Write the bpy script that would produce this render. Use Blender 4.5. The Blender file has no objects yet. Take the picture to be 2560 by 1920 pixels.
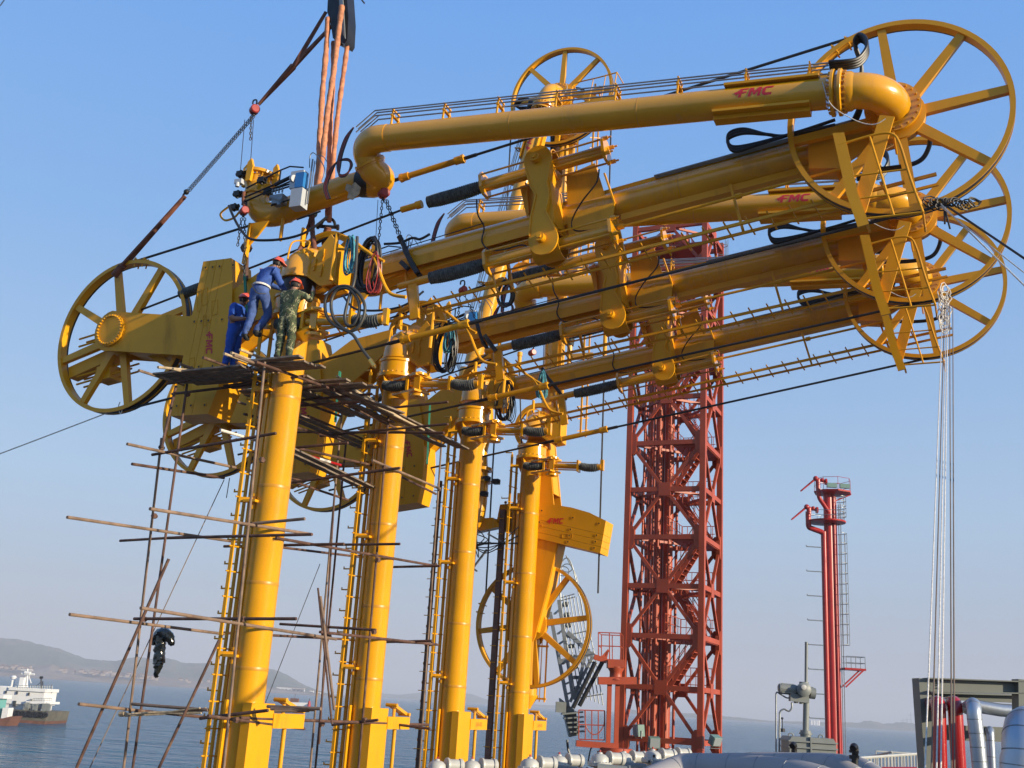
import bpy, math, random
import numpy as np
from mathutils import Vector, Matrix, Quaternion
random.seed(7); rng=np.random.default_rng(7)
rad=math.radians; V=Vector
sc=bpy.context.scene
# ------------------------------------------------------------ camera, sky, sun, exposure
F=2700.0; ROLL=rad(3.55); PIT=math.atan(797.7/F); H=13.0
cf=V((0,math.cos(PIT),math.sin(PIT))); r0=V((1,0,0)); u0=V((0,-math.sin(PIT),math.cos(PIT)))
cr=r0*math.cos(ROLL)+u0*math.sin(ROLL); cu=u0*math.cos(ROLL)-r0*math.sin(ROLL); CAM=V((0,0,H))
cd=bpy.data.cameras.new('camera'); co=bpy.data.objects.new('camera',cd); sc.collection.objects.link(co)
cd.sensor_width=36; cd.lens=36*F/2560; cd.clip_start=.1; cd.clip_end=60000
co.matrix_world=Matrix(((cr.x,cu.x,-cf.x,0),(cr.y,cu.y,-cf.y,0),(cr.z,cu.z,-cf.z,H),(0,0,0,1)))
sc.camera=co
AZ=rad(24); A=V((math.cos(AZ),-math.sin(AZ),0)); R=V((math.sin(AZ),math.cos(AZ),0))
SUN_EL=14.0
sh=(A*.993-R*.12).normalized(); sd=V((sh.x*math.cos(rad(SUN_EL)),sh.y*math.cos(rad(SUN_EL)),math.sin(rad(SUN_EL))))
w=bpy.data.worlds.new('World'); sc.world=w; w.use_nodes=True; nt=w.node_tree
sky=nt.nodes.new('ShaderNodeTexSky'); sky.sky_type='NISHITA'; sky.sun_disc=False
sky.sun_elevation=rad(SUN_EL); sky.sun_rotation=math.atan2(sd.x,sd.y); sky.altitude=0; sky.air_density=1.0; sky.dust_density=1.2; sky.ozone_density=2.5
bgn=nt.nodes['Background']; bgn.inputs['Strength'].default_value=.13
wt=nt.nodes.new('ShaderNodeTexCoord'); wx=nt.nodes.new('ShaderNodeSeparateXYZ'); nt.links.new(wt.outputs['Generated'],wx.inputs[0])
wr=nt.nodes.new('ShaderNodeValToRGB'); nt.links.new(wx.outputs['Z'],wr.inputs[0]); we=wr.color_ramp.elements
we[0].position=0; we[0].color=(.40,.43,.54,1); we[1].position=1; we[1].color=(.11,.29,.72,1)
for pz,cc in((.08,(.40,.47,.62)),(.17,(.395,.55,.76)),(.38,(.235,.455,.83)),(.60,(.150,.390,.885))): e_=we.new(pz); e_.color=(*cc,1)
ws=nt.nodes.new('ShaderNodeVectorMath'); ws.operation='SCALE'; ws.inputs['Scale'].default_value=1/.13/1.585; nt.links.new(wr.outputs[0],ws.inputs[0])
wm=nt.nodes.new('ShaderNodeMix'); wm.data_type='RGBA'; wm.inputs[0].default_value=.85; nt.links.new(sky.outputs[0],wm.inputs[6]); nt.links.new(ws.outputs[0],wm.inputs[7]); nt.links.new(wm.outputs[2],bgn.inputs['Color'])
sl=bpy.data.lights.new('sun','SUN'); sl.energy=5.0; sl.angle=rad(.5); sl.color=(1,.86,.64)
so=bpy.data.objects.new('sun',sl); sc.collection.objects.link(so); so.rotation_euler=sd.to_track_quat('Z','Y').to_euler(); so.location=(20,-20,40)
sc.view_settings.view_transform='Standard'; sc.view_settings.look='None'; sc.view_settings.gamma=1; sc.view_settings.exposure=0.70
sc.render.engine='CYCLES'; sc.render.resolution_x=1024; sc.render.resolution_y=768
sc.cycles.volume_bounces=0
# ------------------------------------------------------------ places
def ray(x,y): return cf*F+cr*(x-1280)-cu*(y-960)
def pxd(x,y,D): q=ray(x,y); return CAM+q*(D/q.y)
B0=pxd(613,1800,22.0); B0.z=0; SP=4.55
def WP(a,o,z): return V((B0.x,B0.y,0))+A*a-R*o+V((0,0,H+z))
def px(x,y,o=0):
    b=V((B0.x,B0.y,H))-R*o; q=ray(x,y); return CAM+q*((b-CAM).dot(R)/q.dot(R))
def pxa(x,y,a):
    b=V((B0.x,B0.y,H))+A*a; q=ray(x,y); return CAM+q*((b-CAM).dot(A)/q.dot(A))
# ------------------------------------------------------------ mesh builder
def frame(d):
    d=V(d).normalized(); up=V((0,0,1)) if abs(d.z)<.9 else V((1,0,0))
    x=d.cross(up).normalized(); y=x.cross(d).normalized(); return x,y,d
class MB:
    def __init__(s): s.v=[]; s.f=[]; s.m=[]
    def add(s,vs,fs,mi=0):
        n=len(s.v); s.v+= [tuple(v) for v in vs]; s.f+=[tuple(i+n for i in f) for f in fs]; s.m+=[mi]*len(fs); return s
    def cyl(s,p,q,r,r2=None,n=12,cap=True,mi=0):
        p=V(p);q=V(q); r2=r if r2 is None else r2; x,y,_=frame(q-p); vs=[]
        for c,rr in((p,r),(q,r2)):
            for k in range(n): t=2*math.pi*k/n; vs.append(c+x*(rr*math.cos(t))+y*(rr*math.sin(t)))
        fs=[(k,(k+1)%n,n+(k+1)%n,n+k) for k in range(n)]
        if cap: fs+=[tuple(range(n))[::-1],tuple(range(n,2*n))]
        return s.add(vs,fs,mi)
    def tube(s,pts,r,n=10,cap=True,mi=0,closed=False):
        pts=[V(p) for p in pts]; m=len(pts); rs=r if isinstance(r,(list,tuple)) else [r]*m
        T=[]
        for i in range(m):
            a=pts[i-1] if (i>0 or closed) else pts[0]; b=pts[(i+1)%m] if (i<m-1 or closed) else pts[m-1]
            t=(b-a); T.append(t.normalized() if t.length>1e-9 else V((0,0,1)))
        x,_,_=frame(T[0]); vs=[]
        for i in range(m):
            x=(x-T[i]*x.dot(T[i])); x=x.normalized() if x.length>1e-6 else frame(T[i])[0]; y=T[i].cross(x)
            for k in range(n): t=2*math.pi*k/n; vs.append(pts[i]+x*(rs[i]*math.cos(t))+y*(rs[i]*math.sin(t)))
        fs=[]
        for i in range(m if closed else m-1):
            j=(i+1)%m
            for k in range(n): fs.append((i*n+k,i*n+(k+1)%n,j*n+(k+1)%n,j*n+k))
        if cap and not closed: fs+=[tuple(range(n))[::-1],tuple(range((m-1)*n,m*n))]
        return s.add(vs,fs,mi)
    def box(s,c,sx,sy,sz,ax=None,mi=0):
        c=V(c); X,Y,Z=ax if ax else (V((1,0,0)),V((0,1,0)),V((0,0,1)))
        vs=[c+X*(i*sx/2)+Y*(j*sy/2)+Z*(k*sz/2) for i in(-1,1) for j in(-1,1) for k in(-1,1)]
        return s.add(vs,[(0,1,3,2),(4,6,7,5),(0,4,5,1),(2,3,7,6),(0,2,6,4),(1,5,7,3)],mi)
    def beam(s,p,q,w,h,side=None,w2=None,h2=None,mi=0):
        p=V(p);q=V(q);d=(q-p).normalized()
        if side is None: x,y,_=frame(d)
        else: x=V(side); x=(x-d*x.dot(d)).normalized(); y=x.cross(d)
        w2=w if w2 is None else w2; h2=h if h2 is None else h2
        vs=[p+x*(i*w/2)+y*(j*h/2) for i,j in((-1,-1),(1,-1),(1,1),(-1,1))]+[q+x*(i*w2/2)+y*(j*h2/2) for i,j in((-1,-1),(1,-1),(1,1),(-1,1))]
        return s.add(vs,[(3,2,1,0),(4,5,6,7),(0,1,5,4),(1,2,6,5),(2,3,7,6),(3,0,4,7)],mi)
    def prism(s,poly,off,mi=0):
        off=V(off); n=len(poly); vs=[V(p) for p in poly]+[V(p)+off for p in poly]
        return s.add(vs,[tuple(range(n))[::-1],tuple(range(n,2*n))]+[(k,(k+1)%n,n+(k+1)%n,n+k) for k in range(n)],mi)
    def lathe(s,c,axis,prof,n=24,closed=False,arc=None,mi=0):
        c=V(c); x,y,d=frame(axis); vs=[]; a0,a1=arc if arc else (0,2*math.pi); full=arc is None
        m=n if full else n+1
        for k in range(m):
            t=a0+(a1-a0)*k/n; e=x*math.cos(t)+y*math.sin(t)
            for r,h in prof: vs.append(c+e*r+d*h)
        P=len(prof); fs=[]
        for k in range(n):
            k2=(k+1)%m
            for j in range(P if closed else P-1): j2=(j+1)%P; fs.append((k*P+j,k2*P+j,k2*P+j2,k*P+j2))
        if not closed and full:
            if prof[0][0]>1e-6: fs.append(tuple(k*P for k in range(n)))
            if prof[-1][0]>1e-6: fs.append(tuple(k*P+P-1 for k in range(n))[::-1])
        return s.add(vs,fs,mi)
    def sphere(s,c,r,n=12,sc_=(1,1,1),mi=0):
        prof=[(max(1e-7,math.sin(math.pi*j/n)),-math.cos(math.pi*j/n)) for j in range(n+1)]; c=V(c); t=MB(); t.lathe((0,0,0),(0,0,1),prof,n=n+4)
        return s.add([c+V((v[0]*r*sc_[0],v[1]*r*sc_[1],v[2]*r*sc_[2])) for v in t.v],t.f,mi)
    def bolts(s,c,axis,R_,n,br=.03,h=.04,mi=0):
        c=V(c); x,y,d=frame(axis)
        for k in range(n):
            t=2*math.pi*k/n; p=c+x*(R_*math.cos(t))+y*(R_*math.sin(t)); s.cyl(p,p+d*h,br,n=6,mi=mi)
        return s
    def build(s,name,mat,parent=None,space='L',loc=None,rot=None,sharp=38):
        if parent is not None and name not in NOSPLIT:
            parts=s.pieces()
            if 1<len(parts)<=60:
                os_=[m.build_one(name,mat,parent,space,loc,rot,sharp) for m in parts]; SIBS[os_[0].name]=os_[1:]; return os_[0]
        return s.build_one(name,mat,parent,space,loc,rot,sharp)
    def pieces(s,gap=.012):
        n=len(s.v); par=list(range(n))
        def fd(i):
            while par[i]!=i: par[i]=par[par[i]]; i=par[i]
            return i
        for f in s.f:
            a=fd(f[0])
            for j in f[1:]: par[fd(j)]=a
        used=sorted({i for f in s.f for i in f}); grp={}
        for i in used: grp.setdefault(fd(i),[]).append(i)
        ks=list(grp); arr=np.array(s.v); bb=[(arr[grp[k]].min(0)-gap,arr[grp[k]].max(0)+gap) for k in ks]; c=list(range(len(ks)))
        def g(i):
            while c[i]!=i: c[i]=c[c[i]]; i=c[i]
            return i
        if len(ks)>400: return [s]
        mn=np.array([b[0] for b in bb]); mx=np.array([b[1] for b in bb])
        for i in range(len(ks)):
            hit=np.all((mn[i]<=mx)&(mn<=mx[i]),axis=1)
            for j in np.nonzero(hit)[0]:
                if j>i: c[g(int(j))]=g(i)
        comp={}
        for i,k in enumerate(ks): comp.setdefault(g(i),set()).add(k)
        if len(comp)<2: return [s]
        k2c={k:ci for ci,kk in comp.items() for k in kk}; out={ci:([],[]) for ci in comp}
        for fi,f in enumerate(s.f): ci=k2c[fd(f[0])]; out[ci][0].append(f); out[ci][1].append(s.m[fi])
        res=[]
        for ci,(fs,ms) in out.items():
            ids=sorted({i for f in fs for i in f}); mp={i:j for j,i in enumerate(ids)}; m=MB(); m.v=[s.v[i] for i in ids]; m.f=[tuple(mp[i] for i in f) for f in fs]; m.m=ms; res.append(m)
        res.sort(key=lambda m:-len(m.v)); return res
    def build_one(s,name,mat,parent=None,space='L',loc=None,rot=None,sharp=38):
        v=s.v; org=V((0,0,0))
        if parent is not None and space=='W':
            pl=ROOT[parent.name] ; v=[(a[0]-pl.x,a[1]-pl.y,a[2]-pl.z) for a in v]
        if parent is None:
            arr=np.array(v); mn=arr.min(0); mx=arr.max(0); org=V(((mn[0]+mx[0])/2,(mn[1]+mx[1])/2,mn[2])); v=[(a[0]-org.x,a[1]-org.y,a[2]-org.z) for a in v]
        me=bpy.data.meshes.new(name); me.from_pydata(v,[],s.f); me.update()
        mats=mat if isinstance(mat,(list,tuple)) else [mat]
        for mm in mats: me.materials.append(mm)
        if len(mats)>1: me.polygons.foreach_set('material_index',s.m)
        import bmesh
        bm=bmesh.new(); bm.from_mesh(me); bmesh.ops.recalc_face_normals(bm,faces=bm.faces); bm.to_mesh(me); bm.free()
        me.polygons.foreach_set('use_smooth',[True]*len(me.polygons)); me.set_sharp_from_angle(angle=rad(sharp))
        o=bpy.data.objects.new(name,me); sc.collection.objects.link(o)
        if parent is not None: o.parent=parent; ROOT[o.name]=ROOT[parent.name]
        else: o.location=org; ROOT[o.name]=org
        if loc is not None: o.location=loc
        if rot is not None: o.rotation_euler=rot
        return o
ROOT={}; SIBS={}; NOSPLIT={'logo','lettering','hose_tangle','stair_flight','dial_marking','deck_gear','ship_railing','eyes_and_mouth','trunk_rung'}
def tag(o,label,cat,group=None,kind=None):
    if label: o['label']=label
    if cat: o['category']=cat
    if group: o['group']=group
    if kind: o['kind']=kind
    return o
def root(name,loc,label,cat,group=None,rz=0):
    o=bpy.data.objects.new(name,None); sc.collection.objects.link(o); o.location=loc; o.rotation_euler=(0,0,rz); o.empty_display_size=.2
    ROOT[o.name]=V(loc); return tag(o,label,cat,group)
# tiny wrapper: world-space single thing
def solo(mb,name,mat,label,cat,group=None,kind=None): return tag(mb.build(name,mat),label,cat,group,kind)
def smooth(pts,k=6):
    pts=[V(p) for p in pts]; out=[]; n=len(pts)
    for i in range(n-1):
        p0=pts[max(i-1,0)];p1=pts[i];p2=pts[i+1];p3=pts[min(i+2,n-1)]
        for j in range(k):
            t=j/k; out.append(.5*((2*p1)+(p2-p0)*t+(2*p0-5*p1+4*p2-p3)*t*t+(3*p1-p0-3*p2+p3)*t**3))
    return out+[pts[-1]]
# ------------------------------------------------------------ materials
def mat(name,col,rough=.5,metal=0,spec=.5,coat=0,var=0,vscale=3,bump=0,bscale=60,dirt=None,dscale=2.5,damt=.3,streak=False):
    m=bpy.data.materials.new(name); m.use_nodes=True; t=m.node_tree; b=t.nodes['Principled BSDF']
    b.inputs['Base Color'].default_value=(*col,1); b.inputs['Roughness'].default_value=rough; b.inputs['Metallic'].default_value=metal
    b.inputs['Specular IOR Level'].default_value=spec; b.inputs['Coat Weight'].default_value=coat; b.inputs['Coat Roughness'].default_value=.09
    tc=t.nodes.new('ShaderNodeTexCoord'); src=tc.outputs['Object']
    if streak:
        mp=t.nodes.new('ShaderNodeMapping'); mp.inputs['Scale'].default_value=(1,1,.22); t.links.new(src,mp.inputs[0]); ssrc=mp.outputs[0]
    else: ssrc=src
    last=None
    if var:
        n=t.nodes.new('ShaderNodeTexNoise'); n.inputs['Scale'].default_value=vscale; n.inputs['Detail'].default_value=6; t.links.new(src,n.inputs['Vector'])
        r=t.nodes.new('ShaderNodeValToRGB'); r.color_ramp.elements[0].position=.32; r.color_ramp.elements[1].position=.7
        r.color_ramp.elements[0].color=(*[c*(1-var) for c in col],1); r.color_ramp.elements[1].color=(*[min(1,c*(1+var)) for c in col],1)
        t.links.new(n.outputs['Fac'],r.inputs[0]); last=r.outputs[0]
    if dirt:
        n=t.nodes.new('ShaderNodeTexNoise'); n.inputs['Scale'].default_value=dscale; n.inputs['Detail'].default_value=9; n.inputs['Roughness'].default_value=.68; t.links.new(ssrc,n.inputs['Vector'])
        r=t.nodes.new('ShaderNodeValToRGB'); r.color_ramp.elements[0].position=.56; r.color_ramp.elements[0].color=(0,0,0,1); r.color_ramp.elements[1].position=.78; r.color_ramp.elements[1].color=(damt,)*3+(1,)
        t.links.new(n.outputs['Fac'],r.inputs[0])
        mx=t.nodes.new('ShaderNodeMix'); mx.data_type='RGBA'; t.links.new(r.outputs[0],mx.inputs[0])
        if last: t.links.new(last,mx.inputs[6])
        else: mx.inputs[6].default_value=(*col,1)
        mx.inputs[7].default_value=(*dirt,1); last=mx.outputs[2]
        rr=t.nodes.new('ShaderNodeMath'); rr.operation='MULTIPLY_ADD'; t.links.new(r.outputs[0],rr.inputs[0]); rr.inputs[1].default_value=.6; rr.inputs[2].default_value=rough; t.links.new(rr.outputs[0],b.inputs['Roughness'])
    if last: t.links.new(last,b.inputs['Base Color'])
    if bump:
        n=t.nodes.new('ShaderNodeTexNoise'); n.inputs['Scale'].default_value=bscale; n.inputs['Detail'].default_value=4; t.links.new(src,n.inputs['Vector'])
        bp=t.nodes.new('ShaderNodeBump'); bp.inputs['Strength'].default_value=bump; bp.inputs['Distance'].default_value=.02; t.links.new(n.outputs['Fac'],bp.inputs['Height']); t.links.new(bp.outputs[0],b.inputs['Normal'])
    return m
YEL=mat('yellow_paint',(.68,.312,.005),.24,coat=.5,var=.06,vscale=1.7,dirt=(.30,.13,.02),dscale=1.3,damt=.7,streak=True,bump=.05,bscale=9)
YEL2=mat('yellow_paint_plate',(.68,.308,.005),.42,spec=.3,var=.07,vscale=1.2,dirt=(.24,.12,.03),dscale=1.6,damt=.7,streak=True,bump=.05,bscale=14)
RIM=mat('yellow_rim',(.68,.308,.005),.38,spec=.35,var=.05)
SEAM_SHADE=mat('weld_seam',(.50,.225,.010),.4)  # weld seam colour, also painting the shadow bands on the columns
BLK=mat('black_rubber',(.012,.012,.013),.45,var=.3)
HOSE=mat('grey_hose',(.045,.042,.035),.5,var=.2)
BOOT=mat('rubber_bellows',(.085,.09,.082),.7,var=.5,vscale=14)
WIRE=mat('steel_cable',(.035,.033,.032),.5,metal=.3,var=.3,vscale=30)
TUBE=mat('stainless_tube',(.42,.40,.38),.35,metal=.7,var=.15)
STEEL=mat('galvanised_steel',(.20,.215,.225),.45,metal=.5,var=.2,vscale=6,bump=.1)
REDT=mat('red_logo_paint',(.55,.015,.02),.5)
RED=mat('red_oxide_paint',(.335,.053,.018),.5,var=.14,vscale=1.2,dirt=(.16,.03,.02),dscale=1.5,damt=.5,streak=True)
REDF=mat('fire_red_paint',(.36,.016,.013),.35,var=.12,vscale=1,dirt=(.2,.02,.02),damt=.4,streak=True)
REDP=mat('glossy_red_pipe',(.34,.010,.008),.22,coat=.3,var=.06)
GRY=mat('grey_paint',(.17,.185,.178),.5,var=.08,dirt=(.1,.1,.09),damt=.4)
GRY2=mat('frame_grey',(.125,.137,.12),.55,var=.06,dirt=(.12,.09,.06),damt=.3)
WHT=mat('white_paint',(.42,.42,.39),.4,var=.06,vscale=8,dirt=(.3,.28,.24),dscale=9,damt=.4)
ALU=mat('aluminium_cladding',(.38,.42,.47),.36,metal=.7,var=.08,vscale=2,bump=.25,bscale=5,dirt=(.4,.4,.42),damt=.3)
CLAD=mat('pale_cladding',(.30,.285,.285),.6,metal=0,spec=.3,var=.08,vscale=2,bump=.2,bscale=6,dirt=(.3,.27,.25),damt=.4)
POLE=mat('rusty_scaffold_tube',(.10,.05,.035),.7,metal=.2,var=.45,vscale=5,dirt=(.30,.20,.12),dscale=4,damt=.8,bump=.2,bscale=40)
POLEL=mat('weathered_scaffold_tube',(.19,.125,.085),.7,var=.35,vscale=4,dirt=(.12,.06,.04),dscale=5,damt=.8)
WOOD=mat('grey_plank',(.17,.13,.10),.85,var=.4,vscale=6,dirt=(.36,.28,.2),dscale=8,damt=.6,bump=.5,bscale=25)
WOODL=mat('pale_bamboo',(.42,.32,.20),.8,var=.3,vscale=8,bump=.4,bscale=30)
SLING=mat('orange_webbing',(.50,.20,.10),.85,var=.3,vscale=9,dirt=(.22,.08,.04),dscale=6,damt=.8,bump=.6,bscale=18)
STRAP=mat('brown_strap',(.16,.055,.03),.8,var=.35,vscale=6,bump=.4,bscale=20)
HOOK=mat('black_iron',(.02,.02,.022),.4,metal=.4,var=.3)
CHN=mat('chain_steel',(.03,.026,.024),.6,metal=.1,var=.4,vscale=40)
HRED=mat('hoist_red',(.30,.025,.02),.4,var=.15,vscale=9)
ROPE=mat('pale_rope',(.62,.58,.52),.9,var=.25,vscale=30,bump=.4,bscale=60)
BLUER=mat('blue_rope',(.06,.26,.33),.8,var=.5,vscale=14)
GRN=mat('green_strap',(.02,.20,.13),.8,var=.3)
BAGM=mat('black_plastic',(.008,.01,.009),.16,coat=.5,bump=1.0,bscale=7)
BLUEB=mat('blue_box_paint',(.02,.16,.42),.4,var=.2)
GBOX=mat('grey_box_paint',(.42,.44,.46),.4,var=.06,dirt=(.25,.25,.26),damt=.4)
HULL=mat('barge_hull',(.085,.08,.06),.7,var=.3,vscale=.4,dirt=(.2,.09,.05),dscale=.5,damt=.8)
RUST=mat('rusty_waterline',(.13,.055,.035),.8,var=.3,vscale=.5)
SHIPW=mat('ship_white',(.62,.62,.61),.5,var=.05,vscale=.5,dirt=(.45,.4,.35),dscale=.8,damt=.4)
DARKW=mat('dark_window',(.03,.035,.04),.2)
TEAL=mat('teal_paint',(.12,.32,.30),.5)
CONC=mat('concrete',(.075,.07,.065),.85,var=.15,vscale=.8,bump=.4,bscale=12)
ORNG=mat('orange_paint',(.55,.15,.03),.5)
GLS=mat('lamp_glass',(.30,.34,.35),.12,metal=.2,coat=.5)
GRNL=mat('green_grey_lamp_housing',(.13,.22,.19),.45)
BRASS=mat('brass',(.7,.45,.12),.3,metal=.9)
HOUSE=mat('village_wall',(.30,.24,.20),.8,var=.3,vscale=.05)
TAGR=mat('weathered_rope',(.16,.12,.09),.9,var=.2)
# ------------------------------------------------------------ sea, land, haze
def structure(o): o['kind']='structure'; return o
def seam():
    m=bpy.data.materials.new('sea_water'); m.use_nodes=True; t=m.node_tree; b=t.nodes['Principled BSDF']
    b.inputs['Base Color'].default_value=(.030,.125,.20,1); b.inputs['Roughness'].default_value=.16; b.inputs['IOR'].default_value=1.33; b.inputs['Specular IOR Level'].default_value=.42
    g=t.nodes.new('ShaderNodeNewGeometry'); hs=None
    for sx,sy,scl,st in((.5,1,.035,9.0),(.4,1,.12,12),(.5,1,.42,6.5),(.8,1,1.5,1.2)):
        mp=t.nodes.new('ShaderNodeMapping'); mp.inputs['Scale'].default_value=(sx*scl,sy*scl,scl); mp.inputs['Rotation'].default_value=(0,0,.35)
        t.links.new(g.outputs['Position'],mp.inputs[0]); n=t.nodes.new('ShaderNodeTexNoise'); n.inputs['Scale'].default_value=1; n.inputs['Detail'].default_value=3; t.links.new(mp.outputs[0],n.inputs['Vector'])
        mu=t.nodes.new('ShaderNodeMath'); mu.operation='MULTIPLY'; mu.inputs[1].default_value=st; t.links.new(n.outputs['Fac'],mu.inputs[0])
        if hs is None: hs=mu.outputs[0]
        else:
            ad=t.nodes.new('ShaderNodeMath'); t.links.new(hs,ad.inputs[0]); t.links.new(mu.outputs[0],ad.inputs[1]); hs=ad.outputs[0]
    bp=t.nodes.new('ShaderNodeBump'); bp.inputs['Strength'].default_value=1; bp.inputs['Distance'].default_value=1.0; t.links.new(hs,bp.inputs['Height']); t.links.new(bp.outputs[0],b.inputs['Normal'])
    return m
s=MB(); s.add([(-16000,-3000,0),(16000,-3000,0),(16000,16000,0),(-16000,16000,0)],[(0,1,2,3)]); structure(s.build('sea',seam()))
def hillmat(name,c1,c2):
    m=bpy.data.materials.new(name); m.use_nodes=True; t=m.node_tree; b=t.nodes['Principled BSDF']; b.inputs['Roughness'].default_value=.95; b.inputs['Specular IOR Level'].default_value=.1
    g=t.nodes.new('ShaderNodeNewGeometry'); n=t.nodes.new('ShaderNodeTexNoise'); n.inputs['Scale'].default_value=.006; n.inputs['Detail'].default_value=10; n.inputs['Roughness'].default_value=.7; t.links.new(g.outputs['Position'],n.inputs['Vector'])
    r=t.nodes.new('ShaderNodeValToRGB'); r.color_ramp.elements[0].position=.45; r.color_ramp.elements[0].color=(*c1,1); r.color_ramp.elements[1].position=.66; r.color_ramp.elements[1].color=(*c2,1)
    t.links.new(n.outputs['Fac'],r.inputs[0]); t.links.new(r.outputs[0],b.inputs['Base Color']); return m
HILL=hillmat('hill_scrub',(.05,.075,.04),(.16,.14,.09)); SHORE=hillmat('shore_ground',(.20,.15,.11),(.36,.30,.24))
def terrain(name,prof,D,depth,mt,noise=.0):
    # prof: skyline points in the photo, turned into real ridge heights at distance D, sloping down to a shoreline
    xs=np.arange(prof[0][0],prof[-1][0]+1,8.0); ys=np.interp(xs,[p[0] for p in prof],[p[1] for p in prof]); s=MB(); rows=[]
    rows_n=12
    for k,x in enumerate(xs):
        top=pxd(float(x),float(ys[k]),D); hgt=max(top.z,1.0); col=[]
        dirx=top.x/top.y
        for j in range(rows_n+1):
            u=j/rows_n; Y=D-depth*(1-u); z=hgt*(u**1.25)
            if 0<u<1: z*=1+.22*math.sin(x*.045+u*6)*math.sin(x*.02+u*3)*(1-u); z+=rng.normal()*hgt*.02
            if j==rows_n: z=hgt*(1+rng.normal()*noise)
            col.append((dirx*Y,Y,max(z,.3) if j else -1))
        col.append((dirx*(D+depth),D+depth,-1)); rows.append(col)
    P=len(rows[0]); vs=[v for c in rows for v in c]; fs=[(i*P+j,(i+1)*P+j,(i+1)*P+j+1,i*P+j+1) for i in range(len(rows)-1) for j in range(P-1)]
    s.add(vs,fs); return structure(s.build(name,mt,sharp=80))
terrain('hills',[(-260,1640),(-120,1608),(0,1595),(45,1597),(80,1606),(115,1614),(150,1622),(180,1634),(210,1646),(237,1649),(283,1653),(345,1641),(380,1648),(422,1645),(440,1650),(463,1658),(520,1657),(545,1662),(600,1664),(660,1669),(690,1675),(717,1687),(760,1712),(795,1726),(830,1737),(850,1741)],5200,900,HILL,.01)
terrain('hills_distant',[(860,1743),(900,1739),(940,1732),(1000,1737),(1060,1730),(1090,1727),(1140,1731),(1180,1735),(1210,1747),(1260,1757),(1400,1764)],8500,900,HILL,.01)
terrain('shore',[(-260,1669),(0,1668),(60,1670),(105,1665),(130,1660),(142,1668),(200,1672),(300,1684),(420,1695),(520,1705),(640,1714),(700,1722),(800,1735),(860,1741)],3900,260,SHORE,.05)
terrain('low_headland',[(1560,1772),(1800,1789),(1925,1802),(2080,1806),(2150,1806),(2165,1801),(2185,1803),(2210,1810),(2235,1807),(2260,1805),(2290,1811),(2400,1812),(2620,1826)],6000,300,HILL,.05)
# village and waterfront buildings
ks=0
for i in range(120):
    x=random.choice([random.uniform(0,80),random.uniform(150,545),random.uniform(230,400)]); y0=np.interp(x,[0,300,545],[1674,1693,1716]); D=3740+random.uniform(0,60)
    p=pxd(x,float(y0)-random.uniform(0,9),D); s=MB(); wd=random.uniform(6,16); hh=random.uniform(4,9)
    s.box((p.x,p.y,p.z+hh/2),wd,9,hh); s.prism([(p.x-wd/2-.5,p.y-5,p.z+hh),(p.x+wd/2+.5,p.y-5,p.z+hh),(p.x+wd/2-2,p.y,p.z+hh+2.5),(p.x-wd/2+2,p.y,p.z+hh+2.5)],(0,5,0),mi=1)
    solo(s,'village_house',[HOUSE,RUST],'tiny pale house in the village along the far left shore under the hills','house','houses of the far shore village')
lb=['long white harbour shed with rows of windows on the far shore','low white shed beside the long harbour shed on the far shore','small square white building right of the harbour sheds','narrow white building near the end of the headland']
for k,(x0,x1,y0,y1) in enumerate([(690,760,1717,1729),(728,759,1722,1733),(773,782,1726,1736),(793,800,1730,1738)]):
    a=pxd(x0,y1,4300); b=pxd(x1,y1,4300); c=pxd(x0,y0,4300); s=MB(); s.box(((a.x+b.x)/2,4310,max(a.z,0)+(c.z-a.z)/2),b.x-a.x,20,c.z-a.z)
    r=root('harbour_shed',(a.x,4310,0),lb[k],'building'); s.build('wall',SHIPW,r,'W')
    m=MB(); n=max(2,int((b.x-a.x)/14))
    for j in range(n): m.box((a.x+(j+.5)*(b.x-a.x)/n,4299.6,a.z+(c.z-a.z)*.55),6,.6,(c.z-a.z)*.25)
    m.build('window',DARKW,r,'W'); m=MB(); m.box(((a.x+b.x)/2,4310,c.z+.8),b.x-a.x+3,23,1.6); m.build('roof',RUST,r,'W')
for k,x in enumerate((2027,2034,2041,2045)):
    p=pxd(x,1806,5600); s=MB(); s.cyl((p.x,p.y,0),(p.x,p.y,p.z+9),9,n=20); s.lathe((p.x,p.y,p.z+9),(0,0,1),[(9.3,0),(6,2),(.01,3.4)],n=20)
    solo(s,'storage_tank',SHIPW,'white round storage tank on the low far shore left of the fire monitor tower','tank','white tanks on the far shore')
for k,(x,h) in enumerate(((2278,28),(2296,20),(2258,14),(2268,16))):
    p=pxd(x,1812,5400); s=MB(); z1=p.z+h*2.0
    for dx in(-1.5,1.5): s.cyl((p.x+dx,p.y,0),(p.x+dx*.3,p.y,z1),.7,n=5)
    s.beam((p.x-14,p.y,z1*.85),(p.x+24,p.y,z1*.9),1.4,1.4)
    solo(s,'harbour_crane',STEEL,['tallest thin grey crane on the hazy far right shore','thin grey crane close left of the grey pipe frame on the far shore','short thin crane leftmost in the cluster on the far right shore','second short thin crane in the far right cluster'][k],'crane')
# ------------------------------------------------------------ jetty deck under everything
s=MB(); s.box((0,25,7.6),36,60,.8); 
for x in(-14,-5,5,14):
    for y in(0,12,24,36,48): s.cyl((x,y,-6),(x,y,7.2),.55,n=14)
structure(s.build('jetty',CONC))
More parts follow.
